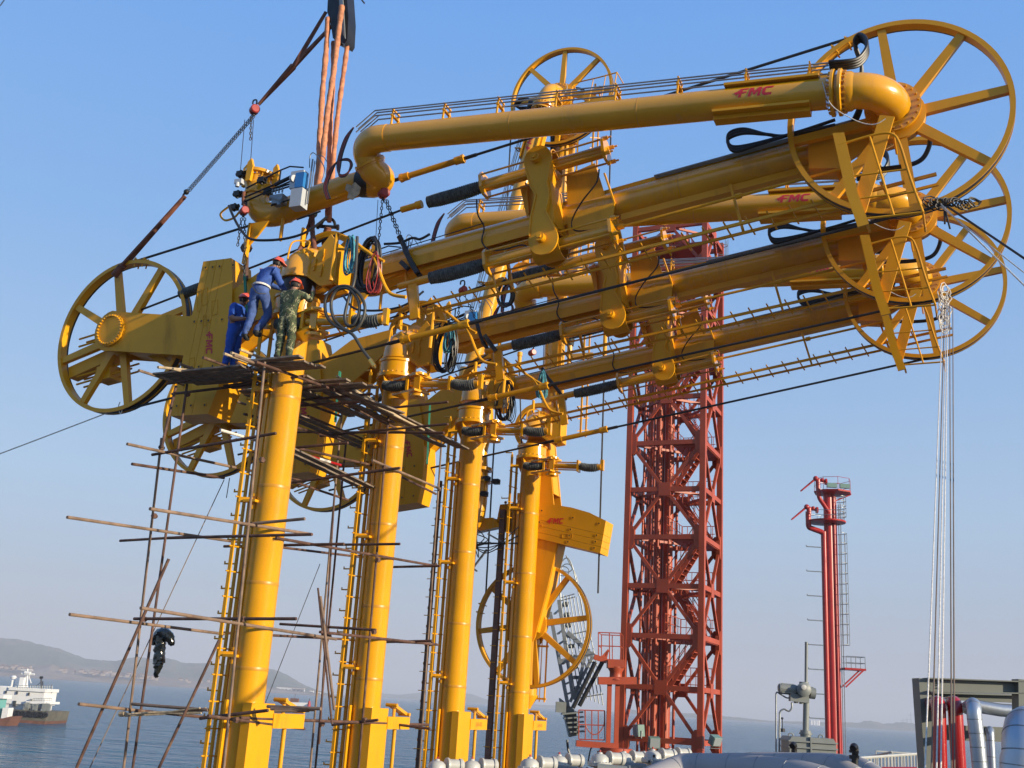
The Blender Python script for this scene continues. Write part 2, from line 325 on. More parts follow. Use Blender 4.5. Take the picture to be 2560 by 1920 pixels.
# ------------------------------------------------------------ loading arms
PZ=9.05; TH=rad(8.5); cT,sT=math.cos(TH),math.sin(TH)
def S(a,o,z):            # arm coordinates -> boom coordinates (pivot at the origin, boom along x)
    dz=z-PZ; return V((a*cT+dz*sT,-o,-a*sT+dz*cT))
def Lc(a,o,z): return V((a,-o,z+5))
UD=V((0,0,1)); NY=V((0,-1,0))     # NY points to the viewer side of the arm
def text_mesh(txt,size,off=.012,shear=.25):
    cu_=bpy.data.curves.new('t','FONT'); cu_.body=txt; cu_.size=size; cu_.offset=off*size/.3; cu_.shear=shear; cu_.align_x='CENTER'; cu_.align_y='CENTER'
    cu_.space_character=1.05; cu_.resolution_u=3
    o=bpy.data.objects.new('t',cu_); sc.collection.objects.link(o); dg=bpy.context.evaluated_depsgraph_get(); dg.update()
    me=bpy.data.meshes.new_from_object(o.evaluated_get(dg)); vs=[tuple(v.co) for v in me.vertices]; fs=[tuple(p.vertices) for p in me.polygons]
    bpy.data.objects.remove(o); bpy.data.curves.remove(cu_); bpy.data.meshes.remove(me); return vs,fs
def logo(size):
    F_=[(0,0),(0,.38),(-.10,.38),(-.14,.22),(-.26,.22),(-.22,.40),(-.36,.40),(-.40,.50),(-.32,.60),(-.16,.60),(-.12,.76),(0,.76),(0,1),(.68,1),(.68,.80),(.25,.80),(.25,.60),(.60,.60),(.60,.40),(.25,.40),(.25,0)]
    M_=[(0,0),(0,1),(.27,1),(.475,.52),(.68,1),(.95,1),(.95,0),(.73,0),(.73,.60),(.54,.16),(.41,.16),(.22,.60),(.22,0)]
    C_=[(.78,1),(.2,1),(0,.8),(0,.2),(.2,0),(.78,0),(.78,.24),(.32,.24),(.25,.31),(.25,.69),(.32,.76),(.78,.76)]
    vs=[];fs=[]; h=size*.7
    for pl,x0 in((F_,0),(M_,.78),(C_,1.84)):
        n=len(vs); vs+=[((x+x0-1.15+.18*(y-.5))*h,(y-.5)*h,0) for x,y in pl]; fs.append(tuple(range(n,n+len(pl))))
    return vs,fs
def slice_up(vs,fs,step):
    import bmesh
    bm=bmesh.new(); bv=[bm.verts.new(v) for v in vs]
    for f in fs:
        try: bm.faces.new([bv[i] for i in f])
        except ValueError: pass
    y=min(v[1] for v in vs)+step*.5; ym=max(v[1] for v in vs)
    while y<ym: bmesh.ops.bisect_plane(bm,geom=bm.verts[:]+bm.edges[:]+bm.faces[:],plane_co=(0,y,0),plane_no=(0,1,0)); y+=step
    bm.verts.index_update(); r=([tuple(v.co) for v in bm.verts],[tuple(v.index for v in f.verts) for f in bm.faces]); bm.free(); return r
LOGOV,LOGOF=slice_up(*logo(.42),.03)
def flat_logo(c,X,Y,k=1): # c centre, X text direction, Y up
    m=MB(); m.add([V(c)+X*(v[0]*k)+Y*(v[1]*k) for v in LOGOV],LOGOF); return m
def wheel(parent,cs,ct,o,R_,phase,name):
    c=V((cs,-o,ct)); w_=bpy.data.objects
    m=MB(); W2=.10
    m.lathe(c,(0,1,0),[(R_-.075,-W2),(R_+.02,-W2),(R_+.02,-W2+.025),(R_-.03,-W2+.03),(R_-.03,W2-.03),(R_+.02,W2-.025),(R_+.02,W2),(R_-.075,W2)],n=72,closed=True)
    a_=m
    hubm=MB(); hubm.lathe(c,(0,1,0),[(.02,-.2),(.34,-.2),(.34,-.12),(.5,-.1),(.5,.1),(.34,.12),(.34,.2),(.02,.2)],n=28)
    rt=hubm.build(name,RIM,parent)
    a_.build('rim',RIM,rt)
    g=MB(); g.lathe(c,(0,1,0),[(R_-.026,-W2+.04),(R_+.012,-W2+.045),(R_+.012,W2-.045),(R_-.026,W2-.04)],n=72,closed=True); g.lathe(c,(0,1,0),[(R_-.055,W2+.003),(R_+.012,W2+.003),(R_+.012,W2+.07),(R_-.055,W2+.07)],n=72,closed=True); g.build('cable_groove',BLK,rt)
    for k in range(8):
        t=rad(phase+45*k); d=V((math.cos(t),0,math.sin(t))); sp=MB(); sp.beam(c+d*.3,c+d*(R_-.07),.20,.13,side=d.cross(V((0,1,0))),w2=.155,h2=.12); sp.build('spoke',RIM,rt)
    for k,t in enumerate((84,92)):
        d=V((math.cos(rad(t+phase-20)),0,math.sin(rad(t+phase-20)))); b=MB()
        for sg in(-.07,.07): b.cyl(c+d*(R_-.16)+V((0,sg,0)),c+d*(R_+.09)+V((0,sg,0)),.018,n=6)
        b.beam(c+d*(R_+.045)-V((0,.1,0)),c+d*(R_+.045)+V((0,.1,0)),.05,.03); b.build('cable_clamp',RIM,rt)
    return rt
def bellows(m,p,q,r,n=16,sag=.0):
    p=V(p);q=V(q); k=int((q-p).length/.05); prof=[]; d=(q-p).normalized(); L_=(q-p).length
    pts=[];rs=[]
    for i in range(2*k+1):
        u=i/(2*k); pts.append(p+(q-p)*u+V((0,0,-sag*4*u*(1-u)))); rs.append(r*(.80 if i%2 else 1.0)*(1-.12*math.exp(-((u)*8)**2)-.1*math.exp(-((1-u)*8)**2)))
    m.tube(pts,rs,n=n); return m
BOOM=[]
def bm_(o):
    for b in [o]+SIBS.get(o.name,[]): BOOM.append(b); b.location=(0,0,PZ+5); b.rotation_euler=(0,-TH,0)
    return o
def build_arm(rt):
    # ---- column (standing pipe)
    m=MB(); m.lathe(Lc(0,0,-5),(0,0,1),[(.33,0),(.33,12.55),(.36,12.6),(.36,12.66),(.33,12.7)],n=40)
    col=m.build('column',YEL,rt)
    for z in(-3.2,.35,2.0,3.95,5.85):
        s=MB(); s.lathe(Lc(0,0,z),(0,0,1),[(.3305,-.035),(.3325,-.03),(.3325,.03),(.3305,.035)],n=40,closed=True); s.build('weld_seam',SEAM_SHADE,col)  # column seams widened into bands that paint in shadows as well
    s=MB(); s.box(Lc(.27,-.02,-2.64),.20,.76,4.72); s.beam(Lc(-.22,.30,-5),Lc(-.22,.30,-.25),.05,.18,side=(1,0,0)); s.build('base_stiffener',YEL2,col)
    # collar and slewing ring
    s=MB(); s.lathe(Lc(0,0,7.6),(0,0,1),[(.34,0),(.52,.04),(.52,.12),(.47,.14),(.47,.42),(.5,.44),(.5,.5),(.36,.52)],n=36)
    s.bolts(Lc(0,0,7.72),(0,0,1),.495,24,.018,.04)
    for k in range(6):
        t=rad(60*k+20); d=V((math.cos(t),math.sin(t),0)); s.prism([Lc(0,0,7.62)+d*.33,Lc(0,0,7.62)+d*.52,Lc(0,0,7.2)+d*.33],d.cross(UD)*.03)
    s.build('collar',YEL,rt)
    # dome elbow on top
    s=MB(); pts=[Lc(0,0,8.34),Lc(0,0,8.45)]+[Lc(0,-.5+.5*math.cos(rad(t)),8.45+.42*math.sin(rad(t))) for t in range(15,91,15)]+[Lc(0,-.62,8.87)]
    s.tube(pts,.41,n=32); el=s.build('top_elbow',YEL,rt)
    s=MB(); s.lathe(Lc(0,0,8.36),(0,0,1),[(.4,-.02),(.425,0),(.4,.02)],n=32,closed=True); s.lathe(Lc(0,0,8.34),(0,0,1),[(.38,0),(.44,0),(.44,.04),(.38,.04)],n=32,closed=True); s.build('flange',YEL,el)
    s=MB(); s.lathe(Lc(0,-.56,8.87),(0,1,0),[(.3,-.06),(.52,-.06),(.52,0),(.45,.02),(.45,.12),(.52,.14),(.52,.2),(.3,.2)],n=32,closed=True); s.bolts(Lc(0,-.5,8.87),NY,.47,22,.02,.05); s.build('swivel_flange',YEL,el)
    s=MB(); s.tube(smooth([Lc(-.12,.36,8.75),Lc(-.1,.3,9.15),Lc(.05,.1,9.27),Lc(.22,.1,9.2),Lc(.25,.25,8.9)]),.02,n=6); s.beam(Lc(-.05,.0,9.2),Lc(-.05,.0,9.62),.12,.05); s.build('lifting_lug',YEL2,el)
    # yoke box
    s=MB(); P_=[(.30,8.42),(.72,8.12),(.98,8.16),(1.0,9.05),(.80,9.3),(.55,9.0)]
    s.prism([Lc(a,.18,z) for a,z in P_],(0,.05,0)); s.prism([Lc(a,-.42,z) for a,z in P_],(0,.05,0))
    s.beam(Lc(.30,.21,8.42),Lc(.72,.21,8.12),.06,.07); s.beam(Lc(.72,.21,8.12),Lc(1.0,.21,8.14),.06,.07); s.beam(Lc(.82,.14,8.2),Lc(.84,.14,9.2),.05,.16); s.beam(Lc(1.0,-.1,8.15),Lc(1.0,-.1,9.05),.05,.56,side=(1,0,0))
    s.beam(Lc(.30,-.1,8.40),Lc(.72,-.1,8.1),.6,.03,side=(0,1,0))
    for a,z in((.48,8.6),(.66,8.8),(.66,8.45)): s.cyl(Lc(a,.18,z),Lc(a,.23,z),.04,n=8); s.beam(Lc(a,.2,z-.12),Lc(a+.02,.2,z+.16),.03,.04)
    yk=s.build('yoke_box',YEL2,rt)
    s=MB(); d=V((.75,-.6,-.1)).normalized(); c=Lc(.30,-.02,8.72); s.lathe(c,d,[(.02,0),(.27,0),(.27,.04),(.02,.04)],n=28); s.bolts(c+d*.04,d,.23,14,.012,.015); s.build('cover_disc',YEL2,yk)
    # slewing cylinder
    s=MB(); z=7.3; o=.62; s.cyl(Lc(.78,o,z),Lc(1.82,o,z-.06),.085,n=16)
    for dz in(-.12,.12): s.cyl(Lc(.75,o,z+dz),Lc(1.85,o,z+dz-.06),.022,n=6)
    s.box(Lc(.72,o,z),.06,.26,.36); s.box(Lc(1.86,o,z-.06),.06,.24,.36); s.box(Lc(.98,o,z),.16,.2,.34); s.beam(Lc(.3,.3,z+.18),Lc(1.1,o,z+.2),.5,.05,side=(0,1,0)); s.beam(Lc(.3,.3,z-.2),Lc(1.1,o,z-.2),.5,.05,side=(0,1,0))
    s.cyl(Lc(.98,o,z-.36),Lc(.98,o,z+.3),.07,n=14); s.lathe(Lc(.98,o,z-.34),UD,[(.02,0),(.2,0),(.2,.05),(.1,.1),(.02,.1)],n=20); s.lathe(Lc(.98,o,z+.2),UD,[(.02,0),(.2,0),(.2,.05),(.02,.07)],n=20)
    s.cyl(Lc(2.46,o,z-.1),Lc(2.6,o,z-.1),.1,n=12); s.box(Lc(2.64,o,z-.05),.1,.12,.34); s.beam(Lc(-.5,.55,z+.04),Lc(-.25,.45,z+.04),.12,.08)
    sl_=s.build('slewing_cylinder',YEL,rt)
    for p,q in((Lc(.02,o,z+.03),Lc(.66,o,z)),(Lc(1.92,o,z-.05),Lc(2.5,o,z-.1))): b=MB(); bellows(b,p,q,.135,sag=.04); b.build('bellows',BOOT,sl_)
    # column ladder with pegs
    s=MB(); top=7.75
    ra=(-.52,.42); rb=(-.45,.15)
    for a,o in(ra,rb): s.beam(Lc(a,o,-5),Lc(a,o,top),.035,.075,side=(0,1,0))
    z=-4.8
    while z<top-.15: s.cyl(Lc(ra[0]-.02,ra[1]+.08,z),Lc(rb[0]+.02,rb[1]-.08,z),.016,n=6); z+=.5
    s.tube([Lc(-.52,.42,top),Lc(-.52,.42,top+.06),Lc(-.8,.3,top+.1)],.02,n=6)
    z=-4.6
    while z<6.6: s.cyl(Lc(-.7,.0,z),Lc(-.98,.0,z),.018,n=6); s.box(Lc(-.985,0,z+.02),.015,.03,.07); z+=.5
    s.beam(Lc(-.7,0,-5),Lc(-.7,0,6.7),.04,.06); s.build('column_ladder',YEL2,rt)
    s=MB(); s.cyl(Lc(-.27,.24,-5),Lc(-.27,.24,6.3),.05,n=12); s.cyl(Lc(-.27,.24,6.3),Lc(-.27,.24,6.5),.065,n=12)
    cp=s.build('conduit_pipe',YEL,rt)
    s=MB()
    for z in(-2.5,.6,3.65,6.0): s.beam(Lc(-.52,.40,z),Lc(-.26,.30,z),.10,.10); s.beam(Lc(-.4,.38,z-.03),Lc(-.1,.38,z-.03),.12,.05); s.cyl(Lc(-.27,.24,z+.08),Lc(-.27,.24,z+.14),.075,n=12); s.cyl(Lc(-.27,.24,z-.18),Lc(-.27,.24,z-.1),.075,n=12)
    s.build('pipe_bracket',YEL2,cp)
    s=MB(); s.cyl(Lc(-.5,.1,-5),Lc(-.5,.1,6.6),.022,n=6); s.cyl(Lc(-.44,.12,-5),Lc(-.44,.12,6.6),.022,n=6); s.build('hydraulic_line',TUBE,rt)
    # base bracket pointing away along the row, with folding lever
    s=MB(); s.box(Lc(.27,-.92,-.6),.24,1.08,.28); bx=s.build('parking_bracket',YEL2,rt)
    s=MB(); s.cyl(Lc(.27,-.95,-.73),Lc(.27,-.95,-5),.045,n=12); s.build('support_rod',YEL2,bx)
    s=MB(); 
    for a_ in(.2,.34): s.beam(Lc(a_,-1.38,-.40),Lc(a_,-.72,-.20),.04,.07)
    for o_,z in((-1.38,-.4),(-.72,-.2)): s.cyl(Lc(.12,o_,z),Lc(.42,o_,z),.045,n=10)
    s.cyl(Lc(.27,-.85,-.47),Lc(.27,-.85,-.28),.04,n=8); s.build('folding_lever',YEL,bx)
    # ================= boom: everything below turns about the pivot
    r=.30; p0=S(0,-.66,PZ)
    s=MB(); X0=V((0,.72,0)); pts=[V((0,.66,0)),V((0,.85,0))]+[V((.5-.5*math.cos(rad(t)),.85+.5*math.sin(rad(t)),0)) for t in range(15,91,15)]
    pts+=[V((x,1.35,0)) for x in(1,3,6,9,11.6)]+[V((12.0+.48*math.sin(rad(t)),.87+.48*math.cos(rad(t)),0)) for t in range(0,91,15)]+[V((12.48,.95,0))]
    s.tube(pts,r,n=32); inb=bm_(s.build('inboard_pipe',YEL,rt))
    s=MB()
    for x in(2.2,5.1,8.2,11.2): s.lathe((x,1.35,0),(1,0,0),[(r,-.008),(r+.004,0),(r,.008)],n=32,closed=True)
    bm_(s.build('weld_seam',SEAM_SHADE,rt))
    s=MB(); s.beam((.9,1.32,-.33),(6.6,1.32,-.30),.30,.16,side=(0,1,0)); s.beam((.9,1.04,-.22),(6.6,1.04,-.18),.03,.22,side=(0,1,0)); s.beam((5.2,1.35,.3),(11.8,1.35,.33),.26,.1,side=(0,1,0)); s.beam((6.9,1.35,-.34),(11.3,1.35,-.36),.24,.14,side=(0,1,0))
    s.prism([(.5,1.1,-.3),(1.1,1.1,-.48),(2.0,1.1,-.3)],(0,.4,0)); bm_(s.build('stiffener',YEL2,rt))
    # outboard pipe
    A1=S(1.85,.1,11.66); A2=S(11.2,.1,11.03); d=(A2-A1).normalized()
    s=MB(); s.tube([A1-d*.25,A1]+[A1+(A2-A1)*u for u in(.25,.5,.75,1)],.29,n=36); outp=bm_(s.build('outboard_pipe',YEL,rt)); outp['label']='long upper pipe with the red letters near its right end'
    s=MB()
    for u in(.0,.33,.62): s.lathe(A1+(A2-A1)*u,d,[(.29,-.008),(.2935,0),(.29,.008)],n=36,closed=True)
    bm_(s.build('weld_seam',SEAM_SHADE,rt))
    # elbow at apex
    hub=S(12.32,-.42,10.93); e=[A2,A2+d*.35]; q=A2+d*.55; c2=q+d*.0
    e=[A2+d*.1,A2+d*.45]; cen=A2+d*.45+V((0,.62,0)); e+=[cen+d*(.62*math.sin(rad(t)))+V((0,-.62*math.cos(rad(t)),0)) for t in range(10,91,10)]
    sh_=(hub-e[-1]); e=[p+V((0,0,sh_.z*(k/(len(e)-1))**2)) for k,p in enumerate(e)]; s=MB(); s.tube(e,.325,n=36); bm_(s.build('apex_elbow',YEL,rt)); he=e[-1]
    s=MB(); f0=A2+d*.18
    for h in(-.10,.03): s.lathe(f0+d*h,d,[(.29,0),(.43,0),(.43,.05),(.40,.07),(.29,.07)],n=40,closed=True)
    s.bolts(f0+d*.1,d,.37,22,.022,.06); s.bolts(f0-d*.1,-d,.37,22,.022,.05); s.lathe(f0+d*.12,d,[(.29,0),(.36,.02),(.36,.12),(.31,.2)],n=36); bm_(s.build('pipe_flange',YEL,rt))
    s=MB(); s.lathe(he+V((0,-.02,0)),(0,1,0),[(.3,0),(.50,0),(.50,.06),(.44,.08),(.44,.2),(.3,.2)],n=40,closed=True); s.bolts(he+V((0,-.02,0)),NY,.45,22,.024,.05); bm_(s.build('hub_flange',YEL,rt))
    # logo on the pipe
    c=A1+(A2-A1)*.862; up=d.cross(V((0,1,0))); up=up if up.z>0 else -up; m=MB(); vs=[]
    for v in LOGOV:
        ph=(v[1]*.66+.03)/.293; vs.append(c+d*v[0]*.80+V((0,-1,0))*(.2945*math.cos(ph))+up*(.2945*math.sin(ph)))
    m.add(vs,LOGOF); m.build('logo',REDT,outp)
    s=MB()
    for sg,(x0,x1) in((1,(.80,.985)),(-1,(.78,.97))):
        p=A1+(A2-A1)*x0; q=A1+(A2-A1)*x1
        s.beam(p+up*sg*.27+V((0,-.12,0)),q+up*sg*.27+V((0,-.12,0)),.3,.05,side=(0,1,0)); s.beam(p+up*sg*.325,q+up*sg*.325,.24,.05 if sg>0 else .11,side=(0,1,0))
    bm_(s.build('stiffener',YEL2,rt))
    # stainless tube bundle on supports along the outboard pipe
    ub=.54; s=MB(); st0=A1-d*.25+up*.60+V((0,-.05,0)); en=A2+up*.56
    for k,(oo,uu) in enumerate(((-.13,0),(-.04,.0),(.06,-.01),(-.1,-.11),(.05,-.12))):
        of=V((0,oo,0))+up*uu; s.tube([st0-d*.42-up*.36+of,st0-d*.0+of,en+of],.016,n=6)
    tb=bm_(s.build('tube_bundle',TUBE,rt))
    s=MB()
    for u in(.02,.155,.29,.43,.565,.70,.84,.965):
        p=A1+(A2-A1)*u
        for oo in(-.13,.12): s.beam(p+up*.25+V((0,oo,0)),p+up*.56+V((0,oo,0)),.045,.03)
        s.beam(p+up*.46+V((0,-.17,0)),p+up*.46+V((0,.16,0)),.05,.05); s.beam(p+up*.60+V((0,-.17,0)),p+up*.60+V((0,.16,0)),.03,.04)
    s.build('tube_support',YEL2,tb)
    # black hoses over the apex
    s=MB()
    for k in range(4):
        o=-.04+k*.05; dz=.02*k
        s.tube(smooth([S(a_,oo-.0+o,z_+dz) for a_,oo,z_ in((11.25,.1,11.56),(11.55,.1,11.52),(11.76,0,11.6),(11.90,-.1,11.86),(11.88,-.2,12.14),(11.76,-.3,12.30),(11.67,-.36,12.22),(11.71,-.45,12.05),(11.76,-.55,11.85),(11.74,-.65,11.6),(11.70,-.85,11.2),(11.5,-1.0,10.85))]),.033,n=8)
    bm_(s.build('apex_hose',BLK,rt))
    s=MB()
    for k in range(3):
        dz=.05*k; s.tube(smooth([S(11.2,-1.0,11.0-dz*.3),S(10.3,-1.0,10.92),S(9.9,-.98,11.0),S(9.45,-.95,11.08+dz),S(9.15,-.95,11.0+dz),S(9.25,-.95,10.82-dz),S(9.7,-.97,10.83-dz*.4),S(10.6,-1.0,10.98),S(11.2,-1.02,11.12)]),.035,n=8)
    s.tube(smooth([S(12.6,-1.2,10.9),S(12.78,-1.1,10.76),S(12.87,-1.1,10.5),S(12.82,-1.1,10.25),S(12.68,-1.1,10.06),S(12.4,-1.1,9.99),S(11.9,-1.15,10.02),S(11.5,-1.2,10.1)]),.045,n=8)
    bm_(s.build('hose_loop',BLK,rt))
    s=MB()
    for k in range(5): s.tube([S(7.6,-1.10-k*.05,10.50),S(9.0,-1.10-k*.05,10.71),S(11.6,-1.10-k*.05,11.12)],.018,n=6)
    bm_(s.build('hose_run',TUBE,rt))
    # wheels
    cw=S(12.34,-.75,10.83); W1=wheel(rt,cw.x,cw.z,-.75,1.97,43,'apex_wheel'); bm_(W1)
    cl=S(-5.5,-.75,7.97); W2_=wheel(rt,cl.x,cl.z,-.75,1.93,8,'counterweight_wheel'); bm_(W2_)
    # cables
    def tang(sg): 
        n=V((-(cw.z-cl.z),0,cw.x-cl.x)).normalized()*sg; return cl+n*1.93,cw+n*1.96
    p,q=tang(1); s=MB(); s.cyl(p,q,.03,n=8); uc=bm_(s.build('upper_cable',WIRE,rt))
    def rod(a,b,pp,qq):
        dd=(qq-pp).normalized(); a_=pp+dd*a; b_=pp+dd*b; m=MB(); m.cyl(a_,b_,.068,n=14); m.cyl(a_-dd*.08,a_+dd*.1,.09,n=14); m.cyl(b_-dd*.1,b_+dd*.08,.09,n=14); m.cyl(a_-dd*.12,a_-dd*.05,.1,n=6); m.cyl(b_+dd*.05,b_+dd*.12,.1,n=6)
        k=MB(); k.cyl(a_-dd*.42,a_-dd*.1,.042,n=10); k.cyl(b_+dd*.1,b_+dd*.42,.042,n=10); return m,k
    m,k=rod(7.85,9.2,p,q); m.build('tension_rod',YEL2,uc); k.build('cable_socket',WIRE,uc)
    p,q=tang(-1); s=MB(); s.cyl(p,q,.03,n=8); lc=bm_(s.build('lower_cable',WIRE,rt)); m,k=rod(7.65,9.0,p,q); m.build('tension_rod',YEL2,lc); k.build('cable_socket',WIRE,lc)
    # drive cylinders in the dogbone bracket
    for zz,nm in((0,'upper_drive_cylinder'),(-1.95,'lower_drive_cylinder')):
        base=S(5.1,-.75,10.80) if zz==0 else S(5.32,-.75,8.98); dx=V((1,0,0)); y=V((0,1,0)); z=V((0,0,1)); m=MB()
        L0=-1.2; L1=1.55
        m.cyl(base+dx*L0,base+dx*L1,.135,n=24)
        for yy,z_ in((.2,.17),(-.2,.17),(.2,-.17),(-.2,-.17)): m.cyl(base+dx*L0+y*yy+z*z_,base+dx*(L1+.05)+y*yy+z*z_,.022,n=6)
        for xx in(L0,L1): 
            m.prism([base+dx*xx+y*a_+z*b_ for a_,b_ in((-.26,-.14),(-.14,-.27),(.14,-.27),(.26,-.14),(.26,.14),(.14,.27),(-.14,.27),(-.26,.14))],dx*.06)
        for yy in(-.2,.2):
            for z_ in(-.17,.17): m.cyl(base+dx*(L1+.06)+y*yy+z*z_,base+dx*(L1+.16)+y*yy+z*z_,.045,n=6); m.cyl(base+dx*(L1+.16)+y*yy+z*z_,base+dx*(L1+.23)+y*yy+z*z_,.02,n=6)
        if zz<0: m.cyl(base-dx*(2.86),base-dx*2.55,.09,n=14); m.cyl(base-dx*3.3,base-dx*2.85,.075,n=12); m.beam(base-dx*2.95+z*.05,base-dx*2.95-z*.85,.10,.2)
        cyl=bm_(m.build(nm,YEL,rt)); b=MB(); bellows(b,base+dx*(L0-1.33),base+dx*(L0-.02),.155,n=18,sag=.02); b.build('bellows',BOOT,cyl)
        if zz==0:
            e0=base-dx*2.75; t_=MB(); t_.cyl(e0-dx*.45,e0,.07,n=12); t_.cyl(e0-dx*.08,e0+dx*.06,.09,n=12); t_.build('clevis',YEL2,cyl)
            t_=MB(); far=cl+V((.4,0,.55)); t_.cyl(e0-dx*.4,far,.026,n=8); t_.build('pull_cable',WIRE,cyl)
            dd=(far-e0).normalized(); t_=MB(); bellows(t_,far-dd*2.0,far-dd*1.3,.13,n=14); t_.build('bellows',BOOT,cyl)
    # dogbone bracket: two plates with a sleeve at both ends
    pu=S(5.31,-.75,10.84); pl=S(5.53,-.75,9.02); prof=[]
    N_=14
    def outline(yy):
        pts=[]
        for k in range(N_+1): t=rad(-25+230*k/N_); pts.append(pu+V((.31*math.cos(t),0,.33*math.sin(t))))
        pts+= [pu+V((-.20,0,-.6)),(pu+pl)/2+V((-.08,0,.1)),pl+V((-.20,0,.6))]
        for k in range(N_+1): t=rad(155+230*k/N_); pts.append(pl+V((.32*math.cos(t),0,.34*math.sin(t))))
        pts+=[pl+V((.12,0,.6)),(pu+pl)/2+V((.20,0,0)),pu+V((.15,0,-.6))]
        return [V((p.x,yy,p.z)) for p in pts]
    s=MB(); s.prism(outline(.36),(0,.05,0)); s.prism(outline(1.0),(0,.05,0))
    ol=outline(.34); n=len(ol)
    for k in range(n):
        if 13<k<18 or k>=n-4 or k==n-1: s.beam(ol[k]+V((0,.35,0)),ol[(k+1)%n]+V((0,.35,0)),.72,.03,side=(0,1,0))
    for p in(pu,pl): s.lathe(V((p.x-.32,.75,p.z)),(1,0,0),[(.31,0),(.33,0),(.33,.60),(.31,.60)],n=36,closed=True)
    db=bm_(s.build('cylinder_bracket',YEL2,rt))
    s=MB()
    for p in(pu,pl): s.cyl((p.x-.03,.36,p.z+.02),(p.x-.03,.22,p.z+.02),.10,n=14); s.cyl((p.x-.03,.22,p.z+.02),(p.x-.03,.18,p.z+.02),.055,n=6)
    s.build('trunnion_pin',BRASS if 0 else YEL2,db)
    s=MB(); s.beam((pu.x-.55,1.3,.2),(pu.x-.55,1.3,.95),.55,.03,side=(0,1,0)); s.prism([(pu.x-.62,1.12,.1),(pu.x-.30,1.12,.1),(pu.x-.28,1.12,.95),(pu.x-.72,1.12,.95)],(0,.04,0)); s.prism([(pu.x+.30,1.12,.1),(pu.x+1.15,1.12,.1),(pu.x+1.0,1.12,1.0),(pu.x+.35,1.12,.9)],(0,.04,0))
    s.prism([(pu.x+.30,1.0,-.1),(pu.x+1.35,1.0,-.1),(pu.x+1.2,1.0,-.8),(pu.x+.3,1.0,-.9)],(0,.04,0)); s.prism([(pu.x-.2,.44,-.5),(pu.x+.2,.44,-.5),(pu.x+.2,.44,.5),(pu.x-.2,.44,.5)],(0,.9,0)); s.build('saddle_plate',YEL2,db)
    # thin lines curving over the inboard pipe
    s=MB(); s.tube(smooth([S(3.8,-.7,10.3),S(3.85,-.7,9.95),S(3.9,-.95,9.75),S(3.85,-1.0,9.45),S(4.05,-1.0,9.22),S(4.4,-1.0,9.2),S(4.8,-1.0,9.25),S(5.0,-.98,9.1),S(4.95,-.9,8.92)]),.017,n=6)
    s.tube(smooth([S(6.55,-.7,10.6),S(6.5,-.7,10.3),S(6.15,-.85,10.0),S(5.9,-1.0,9.7),S(5.95,-1.0,9.45),S(6.3,-1.0,9.4),S(6.6,-1.0,9.4),S(6.8,-.95,9.2)]),.017,n=6); s.tube([S(3.9,-.95,9.85),S(1.0,-.98,9.35)],.012,n=5)
    bm_(s.build('control_line',BLK,rt))
    s=MB()
    for x in(6.72,): 
        for p in((S(6.6,-.9,10.6),S(6.8,-1.05,9.95)),(S(6.75,-.95,9.55),S(6.9,-.8,8.85)),(S(4.2,-.9,8.6),S(4.35,-.9,8.2))): s.beam(p[0],p[1],.09,.03)
    bm_(s.build('bracket_arm',YEL2,rt))
    # boom ladder, its handrail and posts
    s=MB(); z0=-1.36
    s.beam((-.4,.98,z0+.07),(12.9,.98,z0+.07),.05,.06,side=(0,1,0)); s.beam((-.4,1.16,z0-.05),(12.9,1.16,z0-.05),.05,.05,side=(0,1,0))
    x=-.2
    while x<12.7: s.beam((x-.05,.90,z0+.16),(x+.05,1.22,z0-.12),.03,.02); x+=.42
    ld=bm_(s.build('boom_ladder',YEL2,rt))
    s=MB()
    for x in(1.9,4.3,6.8,9.2,11.2): s.beam((x,1.2,-.3),(x+.1,1.2,z0),.10,.05)
    s.build('ladder_post',YEL2,ld)
    s=MB(); s.tube([(6.0,.9,z0+.62),(11.7,.9,z0+.62)],.032,n=8)
    for x in(6.9,9.3): s.cyl((x,.9,z0+.62),(x+.12,.9,z0+.62),.06,n=8)
    s.build('ladder_handrail',YEL2,ld)
    # maintenance platform under the apex
    s=MB(); s.prism([S(a_,.12,z_) for a_,z_ in((11.27,10.2),(11.47,10.18),(11.67,8.97),(11.84,8.34),(11.65,8.30),(11.48,8.95))],(0,.05,0)); s.beam(S(11.45,-.10,10.18),S(11.65,-.10,8.97),.04,.34,side=S(1,0,0)-S(0,0,0)); s.beam(S(11.65,-.10,8.97),S(11.82,-.10,8.34),.04,.34,side=S(1,0,0)-S(0,0,0))
    s.beam(S(12.2,-.1,10.5),S(11.65,-.1,8.7),.26,.05,side=S(1,0,0)-S(0,0,0)); pf=bm_(s.build('apex_platform',YEL2,rt))
    s=MB(); K=dict(n=8); a,b,c,e2=(11.36,.1,9.95),(12.3,.1,10.05),(12.72,.1,8.45),(11.75,.1,8.45)
    s.tube(smooth([S(*a),S(12.0,.1,10.06),S(12.28,.1,10.02),S(12.4,.1,9.8),S(12.55,.1,9.1),S(*c)],4),.024,**K); s.tube([S(11.46,.1,9.3),S(12.52,.1,9.3)],.018,**K); s.tube([S(*e2),S(*c)],.022,**K); s.tube([S(11.62,.1,8.85),S(12.65,.1,8.85)],.018,**K); s.tube([S(11.9,.1,10.05),S(12.25,.1,8.45)],.02,**K)
    for p in(b,c): s.tube([S(*p),S(p[0],-.7,p[2])],.02,**K)
    s.build('guard_rail',YEL2,pf)
    s=MB(); s.tube(smooth([S(11.15,.4,11.1),S(11.3,.4,10.6),S(11.7,.35,10.25),S(12.0,.35,10.12),S(12.2,.35,10.2)]),.009,n=5); bm_(s.build('thin_line',ROPE,rt))
